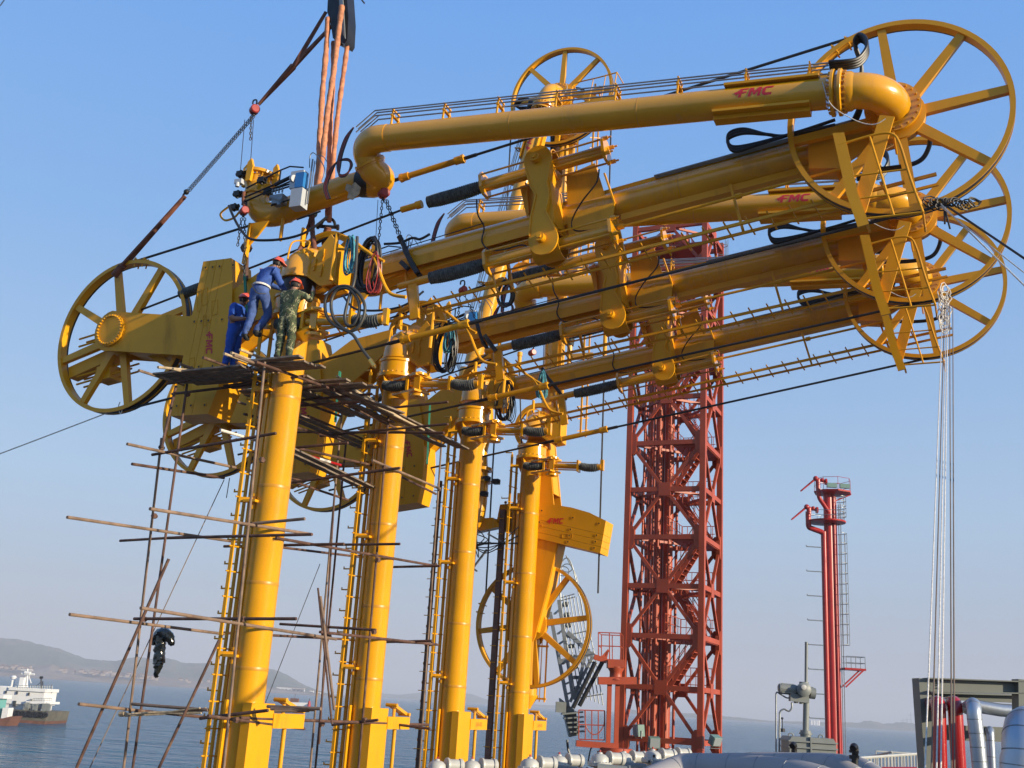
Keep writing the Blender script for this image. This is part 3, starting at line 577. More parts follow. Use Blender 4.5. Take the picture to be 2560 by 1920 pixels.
    # apex bearing housing
    s=MB(); s.cyl((12.42,.3,cw.z),(12.42,1.1,cw.z),.2,n=20); s.prism([S(10.7,-.9,10.75),S(11.4,-.9,10.85),S(11.4,-.9,10.0),S(10.7,-.9,10.1)],(0,.5,0)); s.prism([S(11.3,-.95,10.7),S(12.3,-.95,11.1),S(12.4,-.95,10.75),S(11.3,-.95,10.1)],(0,.08,0)); bm_(s.build('apex_housing',YEL2,rt))
    # ring on the drive sheave over the column
    s=MB(); c=V((-.05,1.02,.25)); s.lathe(c,(0,1,0),[(.72,-.08),(.86,-.08),(.86,.08),(.72,.08)],n=44,closed=True)
    for t in(35,75,150,215,300): d_=V((math.cos(rad(t)),0,math.sin(rad(t)))); s.beam(c,c+d_*.75,.2,.08,side=d_.cross(V((0,1,0))))
    s.cyl(c-V((0,.12,0)),c+V((0,.12,0)),.24,n=18); bm_(s.build('drive_sheave',YEL2,rt))
    # counterweight side
    cl2=V((cl.x,.4,cl.z)); s=MB()
    for yy in(.36,1.06):
        pts=[]; 
        for k in range(13): t=rad(90+180*k/12); pts.append(V((cl.x+.52*math.cos(t),yy,cl.z+.52*math.sin(t))))
        pts+=[V((p_.x,yy,p_.z)) for p_ in (S(-3.2,0,7.18),S(-2.1,0,7.3),S(-.9,0,8.1),S(.1,0,8.8),S(.1,0,9.3),S(-1.1,0,9.2),S(-2.2,0,8.6),S(-3.2,0,8.13),S(-5.1,0,8.40))]; s.prism(pts,(0,.05,0))
    for (a0,z0_),(a1,z1_) in (((-5.0,8.36),(-3.2,8.09)),((-3.2,8.09),(-2.2,8.55)),((-2.2,8.55),(-1.0,9.1)),((-5.0,7.44),(-3.2,7.22)),((-3.2,7.22),(-2.1,7.34)),((-2.1,7.34),(-.9,8.14))):
        p0_,p1_=S(a0,-.73,z0_),S(a1,-.73,z1_); s.beam(p0_,p1_,.66,.04,side=(0,1,0))
    s.lathe((cl.x,.30,cl.z),(0,1,0),[(.02,0),(.40,0),(.40,.07),(.02,.07)],n=32); bmn=bm_(s.build('counterweight_beam',YEL2,rt))
    s=MB(); s.bolts((cl.x,.30,cl.z),NY,.355,28,.023,.05); s.build('bolt_ring',YEL,bmn)
    s=MB(); s.cyl((cl.x,.35,cl.z),(cl.x,1.2,cl.z),.3,n=20); s.build('wheel_shaft',YEL2,bmn)
    s=MB()
    for zz in(.55,-.45): s.box((cl.x-.6,1.0,cl.z+zz-.35),.42,.42,.36); [s.cyl((cl.x-1.5,1.0+u*.12,cl.z+zz-.35+v*.1),(cl.x+.2,1.0+u*.12,cl.z+zz-.3+v*.1),.025,n=6) for u in(-1,1) for v in(-1,1)]
    s.beam((cl.x-1.75,1.0,cl.z-.55),(cl.x+.1,1.0,cl.z-.25),.3,.3); s.build('trim_weight',YEL2,bmn)
    # counterweight slab in four layers
    OUT=[(-2.98,9.44),(-3.24,5.72)]; INN=[(-2.20,5.70),(-2.02,6.2),(-1.94,6.9),(-1.93,7.6),(-1.96,8.3),(-2.05,8.9),(-2.18,9.40)]
    def lerp(p,q,u): return (p[0]+(q[0]-p[0])*u,p[1]+(q[1]-p[1])*u)
    zs=[0,.16,.33,.5,.67,.84,1.0]; outs=[lerp(OUT[1],OUT[0],u) for u in zs]
    s=MB(); fr=[0,.25,.5,.74,1]
    for k in range(4):
        # straight layers on the outer side, the curved one inside
        w0,w1=fr[k],fr[k+1]; wd=.26; 
        def off(p,j,full): 
            mx=.80; u=(w0 if full==0 else w1); 
            q=INN[j] if j<7 else INN[-1]
            lim=(p[0]+ mx*u, p[1]); return lim if full==0 or k<3 else (INN[j][0],p[1])
        a_=[off(outs[j],j,0) for j in range(7)]; b_=[off(outs[j],j,1) for j in range(7)]
        a_=[(p[0]+.004,p[1]) for p in a_]; b_=[(p[0]-.004,p[1]) for p in b_]
        s.prism([S(x,-.28,z) for x,z in a_]+[S(x,-.28,z) for x,z in b_[::-1]],(0,.38,0)); s.prism([S(x,-.666,z) for x,z in a_]+[S(x,-.666,z) for x,z in b_[::-1]],(0,.38,0))
    cwt=bm_(s.build('counterweight',YEL2,rt,sharp=20))
    s=MB()
    for z in(9.27,7.95,6.85,5.95):
        x0=OUT[1][0]+(OUT[0][0]-OUT[1][0])*(z-5.72)/3.72
        for u in(.12,.32,.52,.9): p=S(x0+u,-.28,z-.02*u); s.lathe(p+V((0,-.004,0)),NY,[(.028,0),(.05,0),(.05,.008),(.028,.008)],n=12,closed=True); s.cyl(p,p+V((0,-.004,0)),.03,n=10,mi=1)
    s.build('bolt_hole',[YEL2,BLK],cwt)
    s=MB()
    for a,z,w_,h_ in((-2.78,8.55,.13,.42),(-2.92,8.45,.1,.5),(-2.68,7.95,.08,.26),(-2.45,8.25,.16,.36),(-2.86,6.9,.13,.34)):
        c=S(a,-.277,z)
        for sx in(-1,1): s.beam(c+V((sx*w_/2,0,-h_/2)),c+V((sx*w_/2,0,h_/2)),.018,.014,side=(1,0,0))
        for sz in(-1,1): s.beam(c+V((-w_/2,0,sz*h_/2)),c+V((w_/2,0,sz*h_/2)),.016,.014,side=(0,0,1))
    s.build('weld_plate',YEL2,cwt)
    flat_logo(S(-2.45,-.272,7.4),V((0,0,-1)),V((1,0,0)),.62).build('logo',REDT,cwt)
    return cwt,bmn,W2_
def triple(rt,name='triple_swivel',vert=False):
    # chain of elbows at the end of the outboard pipe
    s=MB(); T=Lc
    s.tube(smooth([T(1.95,.1,11.65),T(1.62,.1,11.66),T(1.39,.02,11.6),T(1.28,-.12,11.5),T(1.31,-.24,11.33)],5),.30,n=28); tr=s.build(name,YEL,rt)
    c=T(1.32,-.26,11.29); ax=V((.28,.45,-.75)).normalized()
    s=MB(); s.lathe(c-ax*.04,ax,[(.28,0),(.36,0),(.36,.05),(.33,.06),(.33,.1),(.28,.1)],n=32,closed=True); s.bolts(c-ax*.04,-ax,.335,24,.016,.03); s.build('flange',YEL,tr)
    s=MB(); s.tube(smooth([c+ax*.05,c+ax*.16,T(1.46,-.52,11.08),T(1.34,-.64,11.02),T(1.1,-.70,11.05)],5),.31,n=28); s.build('elbow',YEL,tr)
    s=MB(); s.tube([T(1.2,-.69,11.07),T(.86,-.69,11.12)],[.345,.335],n=26); s.build('black_wrapping',BLK,tr)
    s=MB(); s.prism([T(a,-.30,z) for a,z in((.72,10.92),(.86,10.86),(.94,10.93),(1.10,10.78),(1.08,10.62),(.92,10.50),(.78,10.56),(.80,10.70),(.70,10.78))],(0,.02,0)); s.build('torn_cover',WOODL,tr)
    s=MB(); s.tube([T(.95,-.69,11.11),T(.47,-.65,11.03),T(-.4,-.54,10.76),T(-.95,-.46,10.56)],.285,n=28); s.lathe(T(-.95,-.46,10.56),V((-1,.05,-.3)),[(.28,0),(.3,.0),(.3,.03),(.28,.03)],n=28,closed=True)
    s.tube(smooth([T(-.9,-.47,10.58),T(-1.2,-.42,10.48),T(-1.48,-.36,10.50),T(-1.66,-.30,10.72),T(-1.68,-.28,11.0),T(-1.68,-.28,11.4)],5),.285,n=28); s.build('lower_pipe',YEL,tr)
    s=MB(); c=T(-1.68,-.28,10.92); s.lathe(c,UD,[(.28,0),(.33,0),(.33,.04),(.30,.06),(.30,.2),(.33,.24),(.33,.28),(.28,.28)],n=30,closed=True); s.lathe(T(-1.66,-.28,11.42),V((.12,0,1)),[(.27,0),(.38,.02),(.38,.09),(.30,.11),(.30,0.02)],n=32,closed=True); s.bolts(T(-1.66,-.28,11.40),V((-.12,0,-1)),.345,16,.02,.03); s.build('coupler_flange',YEL,tr)
    s=MB()
    for a,o in((-1.98,-.1),(-1.70,.12),(-1.28,-.3)): s.prism([T(a-.06,o,11.15),T(a+.06,o,11.15),T(a+.10,o,11.5),T(a+.02,o,11.72),T(a-.07,o,11.62)],(0,.08,0))
    s.build('clamp_jaw',YEL2,tr)
    s=MB()
    for a,o,z in((-2.0,.02,11.4),(-2.02,.0,10.9),(-2.1,-.05,10.6),(-1.3,.1,11.1),(-1.15,.0,10.85)): s.box(T(a,o,z),.16,.14,.12); s.cyl(T(a-.12,o,z),T(a+.12,o,z+.03),.045,n=10); s.cyl(T(a,o,z-.1),T(a,o,z+.1),.03,n=8)
    s.build('hydraulic_motor',HOOK,tr)
    s=MB(); s.box(T(-1.9,.15,11.12),.2,.12,.11); s.cyl(T(-1.9,.2,10.98),T(-1.9,.2,11.08),.05,n=10); s.build('junction_box',GBOX,tr)
    s=MB(); s.box(T(-.78,.05,10.55),.28,.2,.22); s.cyl(T(-.98,.1,10.62),T(-.66,.1,10.5),.07,n=12); s.cyl(T(-.75,.1,10.5),T(-.7,.14,10.36),.05,n=10)
    for k in range(4): s.cyl(T(-.95+k*.09,.12,10.7),T(-.95+k*.09,.12,10.82),.02,n=6)
    s.build('valve_block',STEEL,tr)
    s=MB()
    for (p,q) in(((-1.72,.12,10.72),(-.38,.12,11.07)),((-1.7,.12,10.95),(-.82,.12,11.27)),((-1.72,.12,10.6),(-.38,.12,10.98)),((-1.2,.12,10.78),(-.38,.12,10.9)),((-1.2,.12,10.72),(-.38,.12,10.84)),((-.95,.1,10.42),(-.35,.1,10.52)),((-.2,.1,9.98),(.4,.1,10.1))): s.cyl(T(*p),T(*q),.02,n=6)
    s.tube([T(-.82,.12,11.27),T(-.56,.12,11.33),T(-.2,.1,11.26)],.018,n=6); s.cyl(T(-.8,.12,11.27),T(-.8,.12,10.92),.02,n=6); s.cyl(T(-.9,.12,10.92),T(-.35,.12,11.1),.045,n=8)
    s.build('linkage_rod',HOOK,tr)
    s=MB(); s.box(T(-.26,.12,10.92),.34,.2,.42); s.cyl(T(-.38,.22,10.95),T(-.3,.25,10.93),.08,n=14); s.build('control_box_frame',GBOX,tr)
    s=MB(); s.box(T(-.16,.17,10.88),.22,.16,.36); s.build('control_box',BLUEB,tr)
    s=MB(); s.box(T(-.15,.18,10.42),.3,.26,.44); s.build('steel_cabinet',GBOX,tr)
    s=MB(); s.cyl(T(.06,.15,10.3),T(.06,.15,11.4),.02,n=6); s.cyl(T(.12,.15,10.7),T(.12,.15,11.35),.012,n=6); s.tube(smooth([T(.0,.15,11.2),T(-.02,.15,11.5),T(.08,.15,11.55),T(.3,.15,11.3),T(.42,.15,11.05),T(.36,.15,10.8)]),.012,n=5); s.tube(smooth([T(.12,.1,11.3),T(.16,.1,11.5),T(.3,.1,11.45),T(.42,.1,11.3)]),.01,n=5); s.build('vent_tube',STEEL,tr)
    s=MB(); s.tube(smooth([T(-2.15,.1,10.55),T(-2.35,.1,10.4),T(-2.2,.1,10.22),T(-1.95,.1,10.25),T(-1.8,.1,10.4)]),.025,n=6); s.prism([T(-1.72,-.2,10.22),T(-1.2,-.2,10.22),T(-1.5,-.2,9.85),T(-1.70,-.2,9.65)],(0,.06,0)); s.beam(T(-1.68,-.2,10.2),T(-1.72,-.2,9.2),.12,.06); s.beam(T(-.92,-.35,10.3),T(-.92,-.35,9.75),.07,.05); s.build('drip_bracket',YEL2,tr)
    s=MB(); s.tube(smooth([T(-2.1,.15,10.55),T(-1.9,.2,10.25),T(-1.65,.2,9.9),T(-1.35,.2,9.62),T(-.9,.2,9.52),T(-.3,.2,9.5),T(.2,.2,9.6),T(.6,.1,9.95)]),.03,n=8); s.build('power_hose',BLK,tr)
    s=MB()
    for k in range(5): s.tube(smooth([T(.98,.05,12.1),T(.80+.02*k,.07,11.85),T(.72+.02*k,.1,11.45),T(.70+.02*k,.1,11.15),T(.80,.12,10.93-.01*k),T(.98,.12,10.92-.01*k),T(1.1-.01*k,.12,11.1),T(.98,.12,11.28-.01*k),T(.70,.1,11.27),T(.5+.02*k,.1,11.05),T(.40+.02*k,.08,10.7),T(.5+.02*k,.05,10.4)]),.02,n=6,mi=1 if k in(1,3) else 0)
    s.build('hose_bundle',[BLK,HRED],tr)
    return tr
armlab=['nearest and largest yellow loading arm, with the workers at its column top',
 'second yellow loading arm from the left, its column just behind the scaffold walkway',
 'third yellow loading arm from the left, lowest of the three stretched out booms',
 'rearmost yellow loading arm with its boom raised straight up behind the others']
def copy_tree(o,parent=None,skip=()):
    c=o.copy(); sc.collection.objects.link(c); c.parent=parent; ROOT[c.name]=ROOT.get(o.name,V((0,0,0)))
    for ch in list(o.children):
        if ch.name in skip: continue
        copy_tree(ch,c,skip)
    return c
arm0=root('loading_arm',WP(0,0,-5),armlab[0],'loading arm','marine loading arms standing in a row',rz=-AZ)
cw0,beam0,lw0=build_arm(arm0); tri0=triple(arm0)
boomset={o.name for o in BOOM}; tails={cw0.name,beam0.name,lw0.name}|{b.name for n_ in (cw0.name,beam0.name,lw0.name) for b in SIBS.get(n_,[])}
lwn={lw0.name}|{b.name for b in SIBS.get(lw0.name,[])}
def basen(n): return n.split('.')[0]
def settext(txt,parent):
    vs,fs=text_mesh(txt,.15,off=.0,shear=0); m=MB(); m.add([Lc(.3925,-.92,-.6)+V((0,v[0],v[1])) for v in vs],fs); m.build('lettering',REDT,parent)
arms=[arm0]
for i in(1,2,3):
    r=arm0.copy(); sc.collection.objects.link(r); r.location=WP(0,-SP*i,-5); r['label']=armlab[i]; ROOT[r.name]=V(r.location); arms.append(r)
    th=[0,TH,TH+rad(.9),rad(90.0)][i]
    for ch in list(arm0.children):
        if i==3 and ch.name in(tri0.name,beam0.name): continue
        c=copy_tree(ch,r)
        if ch.name in boomset:
            c.rotation_euler=(0,-th,0)
            if i in(1,2) and ch.name in tails: dl=rad((0,4.6,6.5)[i]); c.rotation_euler=(0,-th-dl,0); k_=(0,.6,0)[i]; c.location=V((0,0,PZ+5))+V((-math.cos(th+dl),0,-math.sin(th+dl)))*k_
            if i==3 and ch.name in tails: c.location=V((0,0,PZ+5))+(V((-.22,0,-1.0)) if ch.name in lwn else V((-.45,0,-.70)))
            if i==3 and basen(ch.name)=='boom_ladder': pass
    if i in(2,3):
        for ch in r.children:
            if basen(ch.name)=='parking_bracket': settext('LA-02' if i==2 else 'LA-01',ch)
for i,r_ in enumerate(arms):
    for ch in r_.children:
        if basen(ch.name) in('top_elbow','yoke_box'): ch.location.z+=(.17,-.2,-.05,.05)[i]
s=MB(); s.cyl(Lc(0,0,8.05),Lc(0,0,8.5),.37,n=24); s.build('open_joint',HOOK,arm0)  # black cylinder painting the darkness inside the open gap below the dome
# rearmost arm: hanging coupler chain and pipe end
r=arms[3]; T=Lc
s=MB(); oc=[(-.20+.52*math.cos(rad(k)),2.2+.52*math.sin(rad(k))) for k in range(180,361,15)]+[(.60,3.45),(.90,5.0),(.65,6.6),(.35,8.6),(-.3,8.6),(-.45,6.6),(-.42,5.0)]
for o in(-.36,-1.06): s.prism([T(a,o,z) for a,z in oc],(0,.05,0))
for k in range(12,len(oc)-1):
    if k!=14: s.beam(T(oc[k][0],-.73,oc[k][1]),T(oc[k+1][0],-.73,oc[k+1][1]),.66,.04,side=(0,1,0))
s.lathe(T(-.20,-.30,2.2),(0,1,0),[(.02,0),(.40,0),(.40,.07),(.02,.07)],n=32); b4=s.build('counterweight_beam',YEL2,r); s=MB(); s.bolts(T(-.20,-.30,2.2),NY,.355,28,.023,.05); s.build('bolt_ring',YEL,b4)
s=MB(); s.cyl(T(-.05,-.9,2.0),T(-.05,-.9,.3),.28,n=22); s.lathe(T(-.05,-.9,.3),(0,0,-1),[(.28,0),(.32,.0),(.32,.05),(.12,.35),(.10,.42)],n=22); s.build('trim_weight',YEL,b4)
s=MB(); s.cyl(T(.5,-.9,2.2),T(.5,-.9,.1),.03,n=8); s.cyl(T(.33,-.9,2.3),T(.33,-.9,.1),.015,n=6); s.beam(T(-.05,-.9,.2),T(.55,-.9,.2),.06,.06); s.beam(T(-.05,-.9,1.8),T(.55,-.9,1.8),.06,.06); s.build('guide_bar',YEL2,b4)
s=MB()
s.tube(smooth([T(-2.5,.1,10.9),T(-2.55,.1,10.4),T(-2.45,.1,10.0),T(-2.1,.1,9.85),T(-1.8,.1,9.5),T(-1.75,.1,9.1)],5),.29,n=24); s.tube([T(-1.75,.1,9.2),T(-1.75,.1,8.5)],.3,n=24)
s.tube(smooth([T(-1.75,.1,8.5),T(-1.85,.1,8.0),T(-1.8,.1,7.4),T(-1.75,.1,7.0),T(-1.75,.1,6.2)],5),.27,n=24); s.lathe(T(-1.75,.1,7.3),UD,[(.28,0),(.38,0),(.38,.1),(.28,.1)],n=24,closed=True); s.lathe(T(-1.75,.1,6.9),UD,[(.28,0),(.36,0),(.36,.08),(.28,.08)],n=24,closed=True)
s.tube(smooth([T(-1.75,.1,6.3),T(-1.78,.1,5.9),T(-1.85,.1,5.6),T(-2.1,.1,5.35)],4),[.27]*13,n=24); s.prism([T(-2.2,.1,5.7),T(-1.2,.1,5.75),T(-.9,.1,5.45),T(-2.2,.1,5.2)],(0,.3,0))
tv=s.build('hanging_swivel',YEL,r)
s=MB()
for k,(a,z) in enumerate(((-2.1,7.1),(-1.45,7.0),(-2.05,6.6),(-1.5,6.5),(-1.1,6.9),(-2.15,7.9))): s.box(T(a,.25,z),.2,.2,.16); s.cyl(T(a-.15,.3,z),T(a+.15,.3,z),.05,n=8)
for k in range(14): a=-1.85+.02*k; s.tube(smooth([T(-1.65,.4,4.75),T(-1.65+.6*math.cos(k),.4,4.75+.35*math.sin(k)),T(-1.2+1.0*math.cos(k*2.1),.3,5.1+.3*math.sin(k*1.3))]),.018,n=5)
s.cyl(T(-1.6,.4,6),T(-1.75,.4,-4),.03,n=6); s.build('hose_tangle',BLK,tv)
s=MB()
for p,q in(((-2.4,4.9),(-1.9,3.9)),((-1.9,3.9),(-1.3,4.7)),((-2.5,4.6),(-1.6,4.0)),((-2.5,4.8),(-2.5,3.6)),((-1.3,5.2),(-.7,4.9))): s.beam(T(p[0],.2,p[1]),T(q[0],.2,q[1]),.07,.05)
s.tube(smooth([T(-2.3,.2,4.1),T(-2.4,.2,3.8),T(-2.2,.2,3.7),T(-2.15,.2,3.9)]),.03,n=6); s.build('hanger_frame',STEEL,tv)
# brown drain riser with rungs beside the two rear columns
for i in(2,3):
    s=MB(); wd=.085 if i==3 else .05; s.beam(T(-.86,.1,-5),T(-.86,.1,6.0),wd*1.6,wd*2); k=s.build('cable_trunk',mat('trunk_brown_%d'%i,(.15,.085,.065),.7,var=.3) if i==3 else POLE,arms[i]); s=MB(); z=-4.8
    while z<5.8: s.beam(T(-.98,.2,z),T(-.78,.2,z),.02,.02); z+=.5
    s.build('trunk_rung',YEL2,k)
# ------------------------------------------------------------ red stair tower
TD=46.0; t1=pxd(1552,1880,TD); TW=3.25; TB=t1.z-3.5
def tp(u,v,z): return V((t1.x,t1.y,0))+A*(u*TW)+R*(v*TW)+V((0,0,z))
zb0=t1.z+.55; stp=2.04; NL=11
tw=root('stair_tower',tp(.5,.5,TB),'tall red lattice stair tower right of the yellow loading arms','tower')
for u,v in((0,0),(1,0),(1,1),(0,1)):
    s=MB(); s.beam(tp(u,v,TB),tp(u,v,zb0+NL*stp+.35),.24,.24,side=A); s.build('leg',RED,tw,'W')
faces=[((0,0),(1,0)),((1,0),(1,1)),((1,1),(0,1)),((0,1),(0,0))]
for fi,(p,q) in enumerate(faces):
    nrm=(tp(q[0],q[1],0)-tp(p[0],p[1],0)).normalized().cross(UD)
    for k in range(NL+1):
        z=zb0+k*stp; a=tp(*p,z); b=tp(*q,z); d=(b-a).normalized()
        s=MB(); s.beam(a+d*.12,b-d*.12,.16,.2,side=nrm)
        m=(a+b)/2; s2=.26
        if k%2==1: s.prism([m+nrm*.09+d*x+UD*y for x,y in((-s2,-s2*1.1),(s2,-s2*1.1),(s2,s2*1.1),(-s2,s2*1.1))],-nrm*.18)
        else:
            for e,sg in((a,1),(b,-1)): s.prism([e+nrm*.09+d*(sg*x)+UD*y for x,y in((.1,-.5),(.22,-.5),(.34,-.3),(.34,.3),(.22,.5),(.1,.5))],-nrm*.18)
        s.build('girder',RED,tw,'W')
        if k<NL:
            s=MB(); c0=(a+b)/2+UD*(stp if k%2==0 else 0)
            for e,sg in((a,1),(b,-1)):
                pp=(e+d*sg*.3+UD*(.35 if k%2==0 else stp-.35)); qq=c0-d*sg*.22+UD*(-.25 if k%2==0 else .25); s.beam(pp,qq,.12,.13,side=nrm)
            s.build('brace',RED,tw,'W')
for u,v,r_ in((.28,.45,.15),(.40,.55,.22),(.22,.7,.08),(.33,.3,.06),(.2,.35,.06),(.30,.62,.07),(.15,.2,.05),(.12,.8,.06),(.48,.3,.05),(.45,.8,.06)):
    s=MB(); s.cyl(tp(u,v,TB),tp(u,v,zb0+NL*stp-.4),r_,n=18); s.build('riser_pipe',RED,tw,'W')
for k in range(1,NL):
    z=zb0+k*stp-.1
    if k%2==0:
        s=MB(); s.beam(tp(.5,.5,z),tp(.98,.5,z),TW*.9,.06,side=R) if 0 else s.box(tp(.8,.5,z),TW*.42,TW*.96,.06,ax=(A,R,UD)); s.build('landing',RED,tw,'W')
    s=MB(); x0,x1=(.52,.92); v0,v1=(.12,.85) if k%2 else (.85,.12); uu=.62 if k%2 else .84
    a=tp(uu,v0,z-.0+.02); b=tp(uu,v1,z+stp-.05)
    a=tp(x0 if k%2 else x1,.3 if k%2 else .7,z); b=tp(x1 if k%2 else x0,.3 if k%2 else .7,z+stp)
    for o_ in(-.38,.38): s.beam(a+R*o_,b+R*o_,.05,.2,side=R)
    n=9
    for j in range(1,n): s.box(a+(b-a)*(j/n),.22,.76,.035,ax=(A,R,UD))
    s.build('stair_flight',RED,tw,'W')
    s=MB()
    for o_ in(-.42,.42):
        for hh in(.5,1.0): s.cyl(a+R*o_+UD*hh,b+R*o_+UD*hh,.02,n=5)
        for j in range(0,6): c=a+(b-a)*(j/5)+R*o_; s.cyl(c,c+UD*1.0,.017,n=5)
    for hh in(.35,.7,1.05): s.cyl(tp(.5,.1,z+hh),tp(.5,.9,z+hh),.018,n=5); s.cyl(tp(.5,.93,z+hh),tp(.95,.93,z+hh),.018,n=5)
    for j in range(7): c=tp(.5,.1+.8*j/6,z); s.cyl(c,c+UD*1.05,.016,n=5); c=tp(.5+.07*j,.93,z); s.cyl(c,c+UD*1.05,.016,n=5)
    s.build('stair_railing',RED,tw,'W')
for k in range(0,NL+1):
    z=zb0+k*stp
    for (a_,b_) in(((0,.5),(.5,0)),((.5,0),(1,.5)),((1,.5),(.5,1)),((.5,1),(0,.5))) if k%2 else (((0,0),(1,1)),): s=MB(); s.beam(tp(*a_,z-.02),tp(*b_,z-.02),.08,.1); s.build('diaphragm_brace',RED,tw,'W')
# top head of the tower
s=MB(); zt=zb0+NL*stp
s.box(tp(.5,.5,zt-.9),TW*.9,TW*.9,.12,ax=(A,R,UD)); s.box(tp(.3,.5,zt-.5),1.0,1.6,.7,ax=(A,R,UD)); s.cyl(tp(.5,.5,zt-.8),tp(.5,.5,zt+.1),.5,n=18); s.build('tower_head',RED,tw,'W')
s=MB(); 
for k in range(5): z=zt-2.0+k*.55; s.tube([tp(1.0,.9,z)+A*(.35*math.sin(t/8*math.pi))+R*(.0+.5*t/8) for t in range(9)],.018,n=5)
for t in(2,4,6): s.cyl(tp(1.0,.9,zt-2)+A*(.35*math.sin(t/8*math.pi))+R*(.5*t/8),tp(1.0,.9,zt+.5)+A*(.35*math.sin(t/8*math.pi))+R*(.5*t/8),.015,n=5)
s.build('cage',STEEL,tw,'W')
def flood(c,d,label,w_=.62,h_=.42,big=True):
    x,y,dd=frame(d); s=MB(); s.box(c,w_,h_,.28,ax=(x,y,dd)); r=root('floodlight',tuple(c-UD*.3),label,'floodlight'); s.build('housing',GRNL,r,'W')
    s=MB(); s.box(c+dd*.15,w_*.9,h_*.85,.03,ax=(x,y,dd)); s.build('lens',GLS,r,'W'); s=MB(); s.tube([c-x*(w_/2+.03),c-x*(w_/2+.03)-UD*.3,c+x*(w_/2+.03)-UD*.3,c+x*(w_/2+.03)],.018,n=5); s.build('bracket',STEEL,r,'W')
flood(pxd(1597,1826,TD-.6),V((-1,-.3,-.1)),'wide green grey floodlight low on the left front of the red tower',.5,.45)
flood(pxd(1635,1856,TD-1.2),V((.1,-1,-.2)),'square floodlight facing the viewer at the foot of the red tower',.42,.42)
flood(pxd(1788,1851,TD-1.6),V((.6,-1,-.5)),'small tilted floodlight on the right corner of the red tower foot',.42,.36)
# ------------------------------------------------------------ red pedestal with cage and grey gangway
PD=43.5
def P(x,y,D=PD): return pxd(x,y,D)
ped=root('gangway_pedestal',P(1495,1900),'red gangway pedestal with twin posts and a cage, left of the red tower','pedestal')
s=MB()
for x0,x1 in((1524,1530),(1544,1546)): s.beam(P(x0,1705),P(x0-4,1860),.17,.17)
s.build('twin_post',RED,ped,'W')
s=MB(); s.beam(P(1495,1702),P(1590,1702),.5,.28,side=(0,1,0)); s.beam(P(1518,1660),P(1560,1660),.6,.3,side=(0,1,0)); s.build('head_beam',RED,ped,'W')
s=MB(); c=P(1540,1670); s.lathe(c-UD*.45,UD,[(.3,0),(.24,.1),(.24,.3),(.32,.42),(.32,.5)],n=18); s.build('head_column',RED,ped,'W')
s=MB(); s.beam(P(1440,1858),P(1545,1866),.5,.22,side=(0,1,0)); s.cyl(P(1540,1870),P(1538,1920),.62,n=22); s.lathe(P(1540,1876),UD,[(.45,0),(.72,-.06),(.72,-.2),(.5,-.25)],n=22); s.build('base_beam',RED,ped,'W')
s=MB()
def grid(m,p00,p10,p01,p11,nu,nv,r_):
    for i in range(nu+1): u=i/nu; m.cyl(p00+(p10-p00)*u,p01+(p11-p01)*u,r_,n=5)
    for j in range(nv+1): v=j/nv; m.cyl(p00+(p01-p00)*v,p10+(p11-p10)*v,r_,n=5)
a,b,c,d=P(1496,1648),P(1552,1650),P(1496,1581),P(1551,1583); grid(s,a,b,c,d,2,2,.022)
o_=V((.25,1.3,0)); grid(s,a+o_,b+o_,c+o_,d+o_,2,1,.02)
for p in(a,b,c,d,(c+a)/2,(b+d)/2): s.cyl(p,p+o_,.02,n=5)
s.build('guard_cage',RED,ped,'W')
s=MB(); a,b,c,d=P(1447,1848),P(1512,1850),P(1447,1775),P(1512,1777); grid(s,a,b,c,d,4,2,.022); s.tube(smooth([P(1462,1777),P(1465,1815),P(1480,1835),P(1497,1832),P(1510,1810),P(1511,1777)]),.02,n=5); s.build('lower_cage',RED,ped,'W')
s=MB(); s.beam(P(1485,1642),P(1516,1652),.2,.2); s.beam(P(1500,1650),P(1522,1625),.1,.1); s.beam(P(1512,1655),P(1518,1628),.1,.1); s.build('hinge_arm',RED,ped,'W')
s=MB()
for x0,x1 in((1488,1432),(1506,1448)): s.cyl(P(x0,1655),P(x1,1770 if x0<1490 else 1765),.085,n=14)
s.build('hydraulic_ram',HOOK,ped,'W')
s=MB(); s.tube(smooth([P(1418,1850),P(1422,1880),P(1440,1915)]),.05,n=6); s.tube(smooth([P(1490,1865),P(1478,1870),P(1472,1895),P(1470,1910)]),.03,n=6); s.build('service_hose',BLK,ped,'W')
GD=44.5
gw=root('gangway',pxd(1430,1850,GD),'folded grey lattice gangway leaning behind the lowest counterweight wheel','gangway')
def G(x,y,o=0): return pxd(x,y,GD+o)
s=MB()
L1=[(1385,1500),(1405,1640),(1418,1760),(1425,1840)]; 
for o_ in(0,1.2):
    s.beam(G(1375,1530,o_),G(1420,1765,o_),.14,.14); s.beam(G(1397,1500,o_),G(1432,1740,o_),.14,.14); s.beam(G(1465,1630,o_),G(1437,1750,o_),.12,.12) ; s.beam(G(1418,1580,o_),G(1482,1640,o_),.16,.16); s.beam(G(1395,1655,o_),G(1485,1633,o_),.16,.16)
    s.beam(G(1482,1640,o_),G(1425,1755,o_),.12,.12)
s.build('truss_chord',STEEL,gw,'W')
s=MB()
for k in range(9):
    u=k/9; p=(1380+36*u,1535+225*u); q=(1397+34*u,1505+235*u); s.beam(G(p[0]+6,p[1],0),G(q[0]+8,q[1]+14,1.2),.08,.05); s.box(G(q[0]+16,q[1]+6,.6),.22,1.1,.12)
s.build('step',GRY,gw,'W')
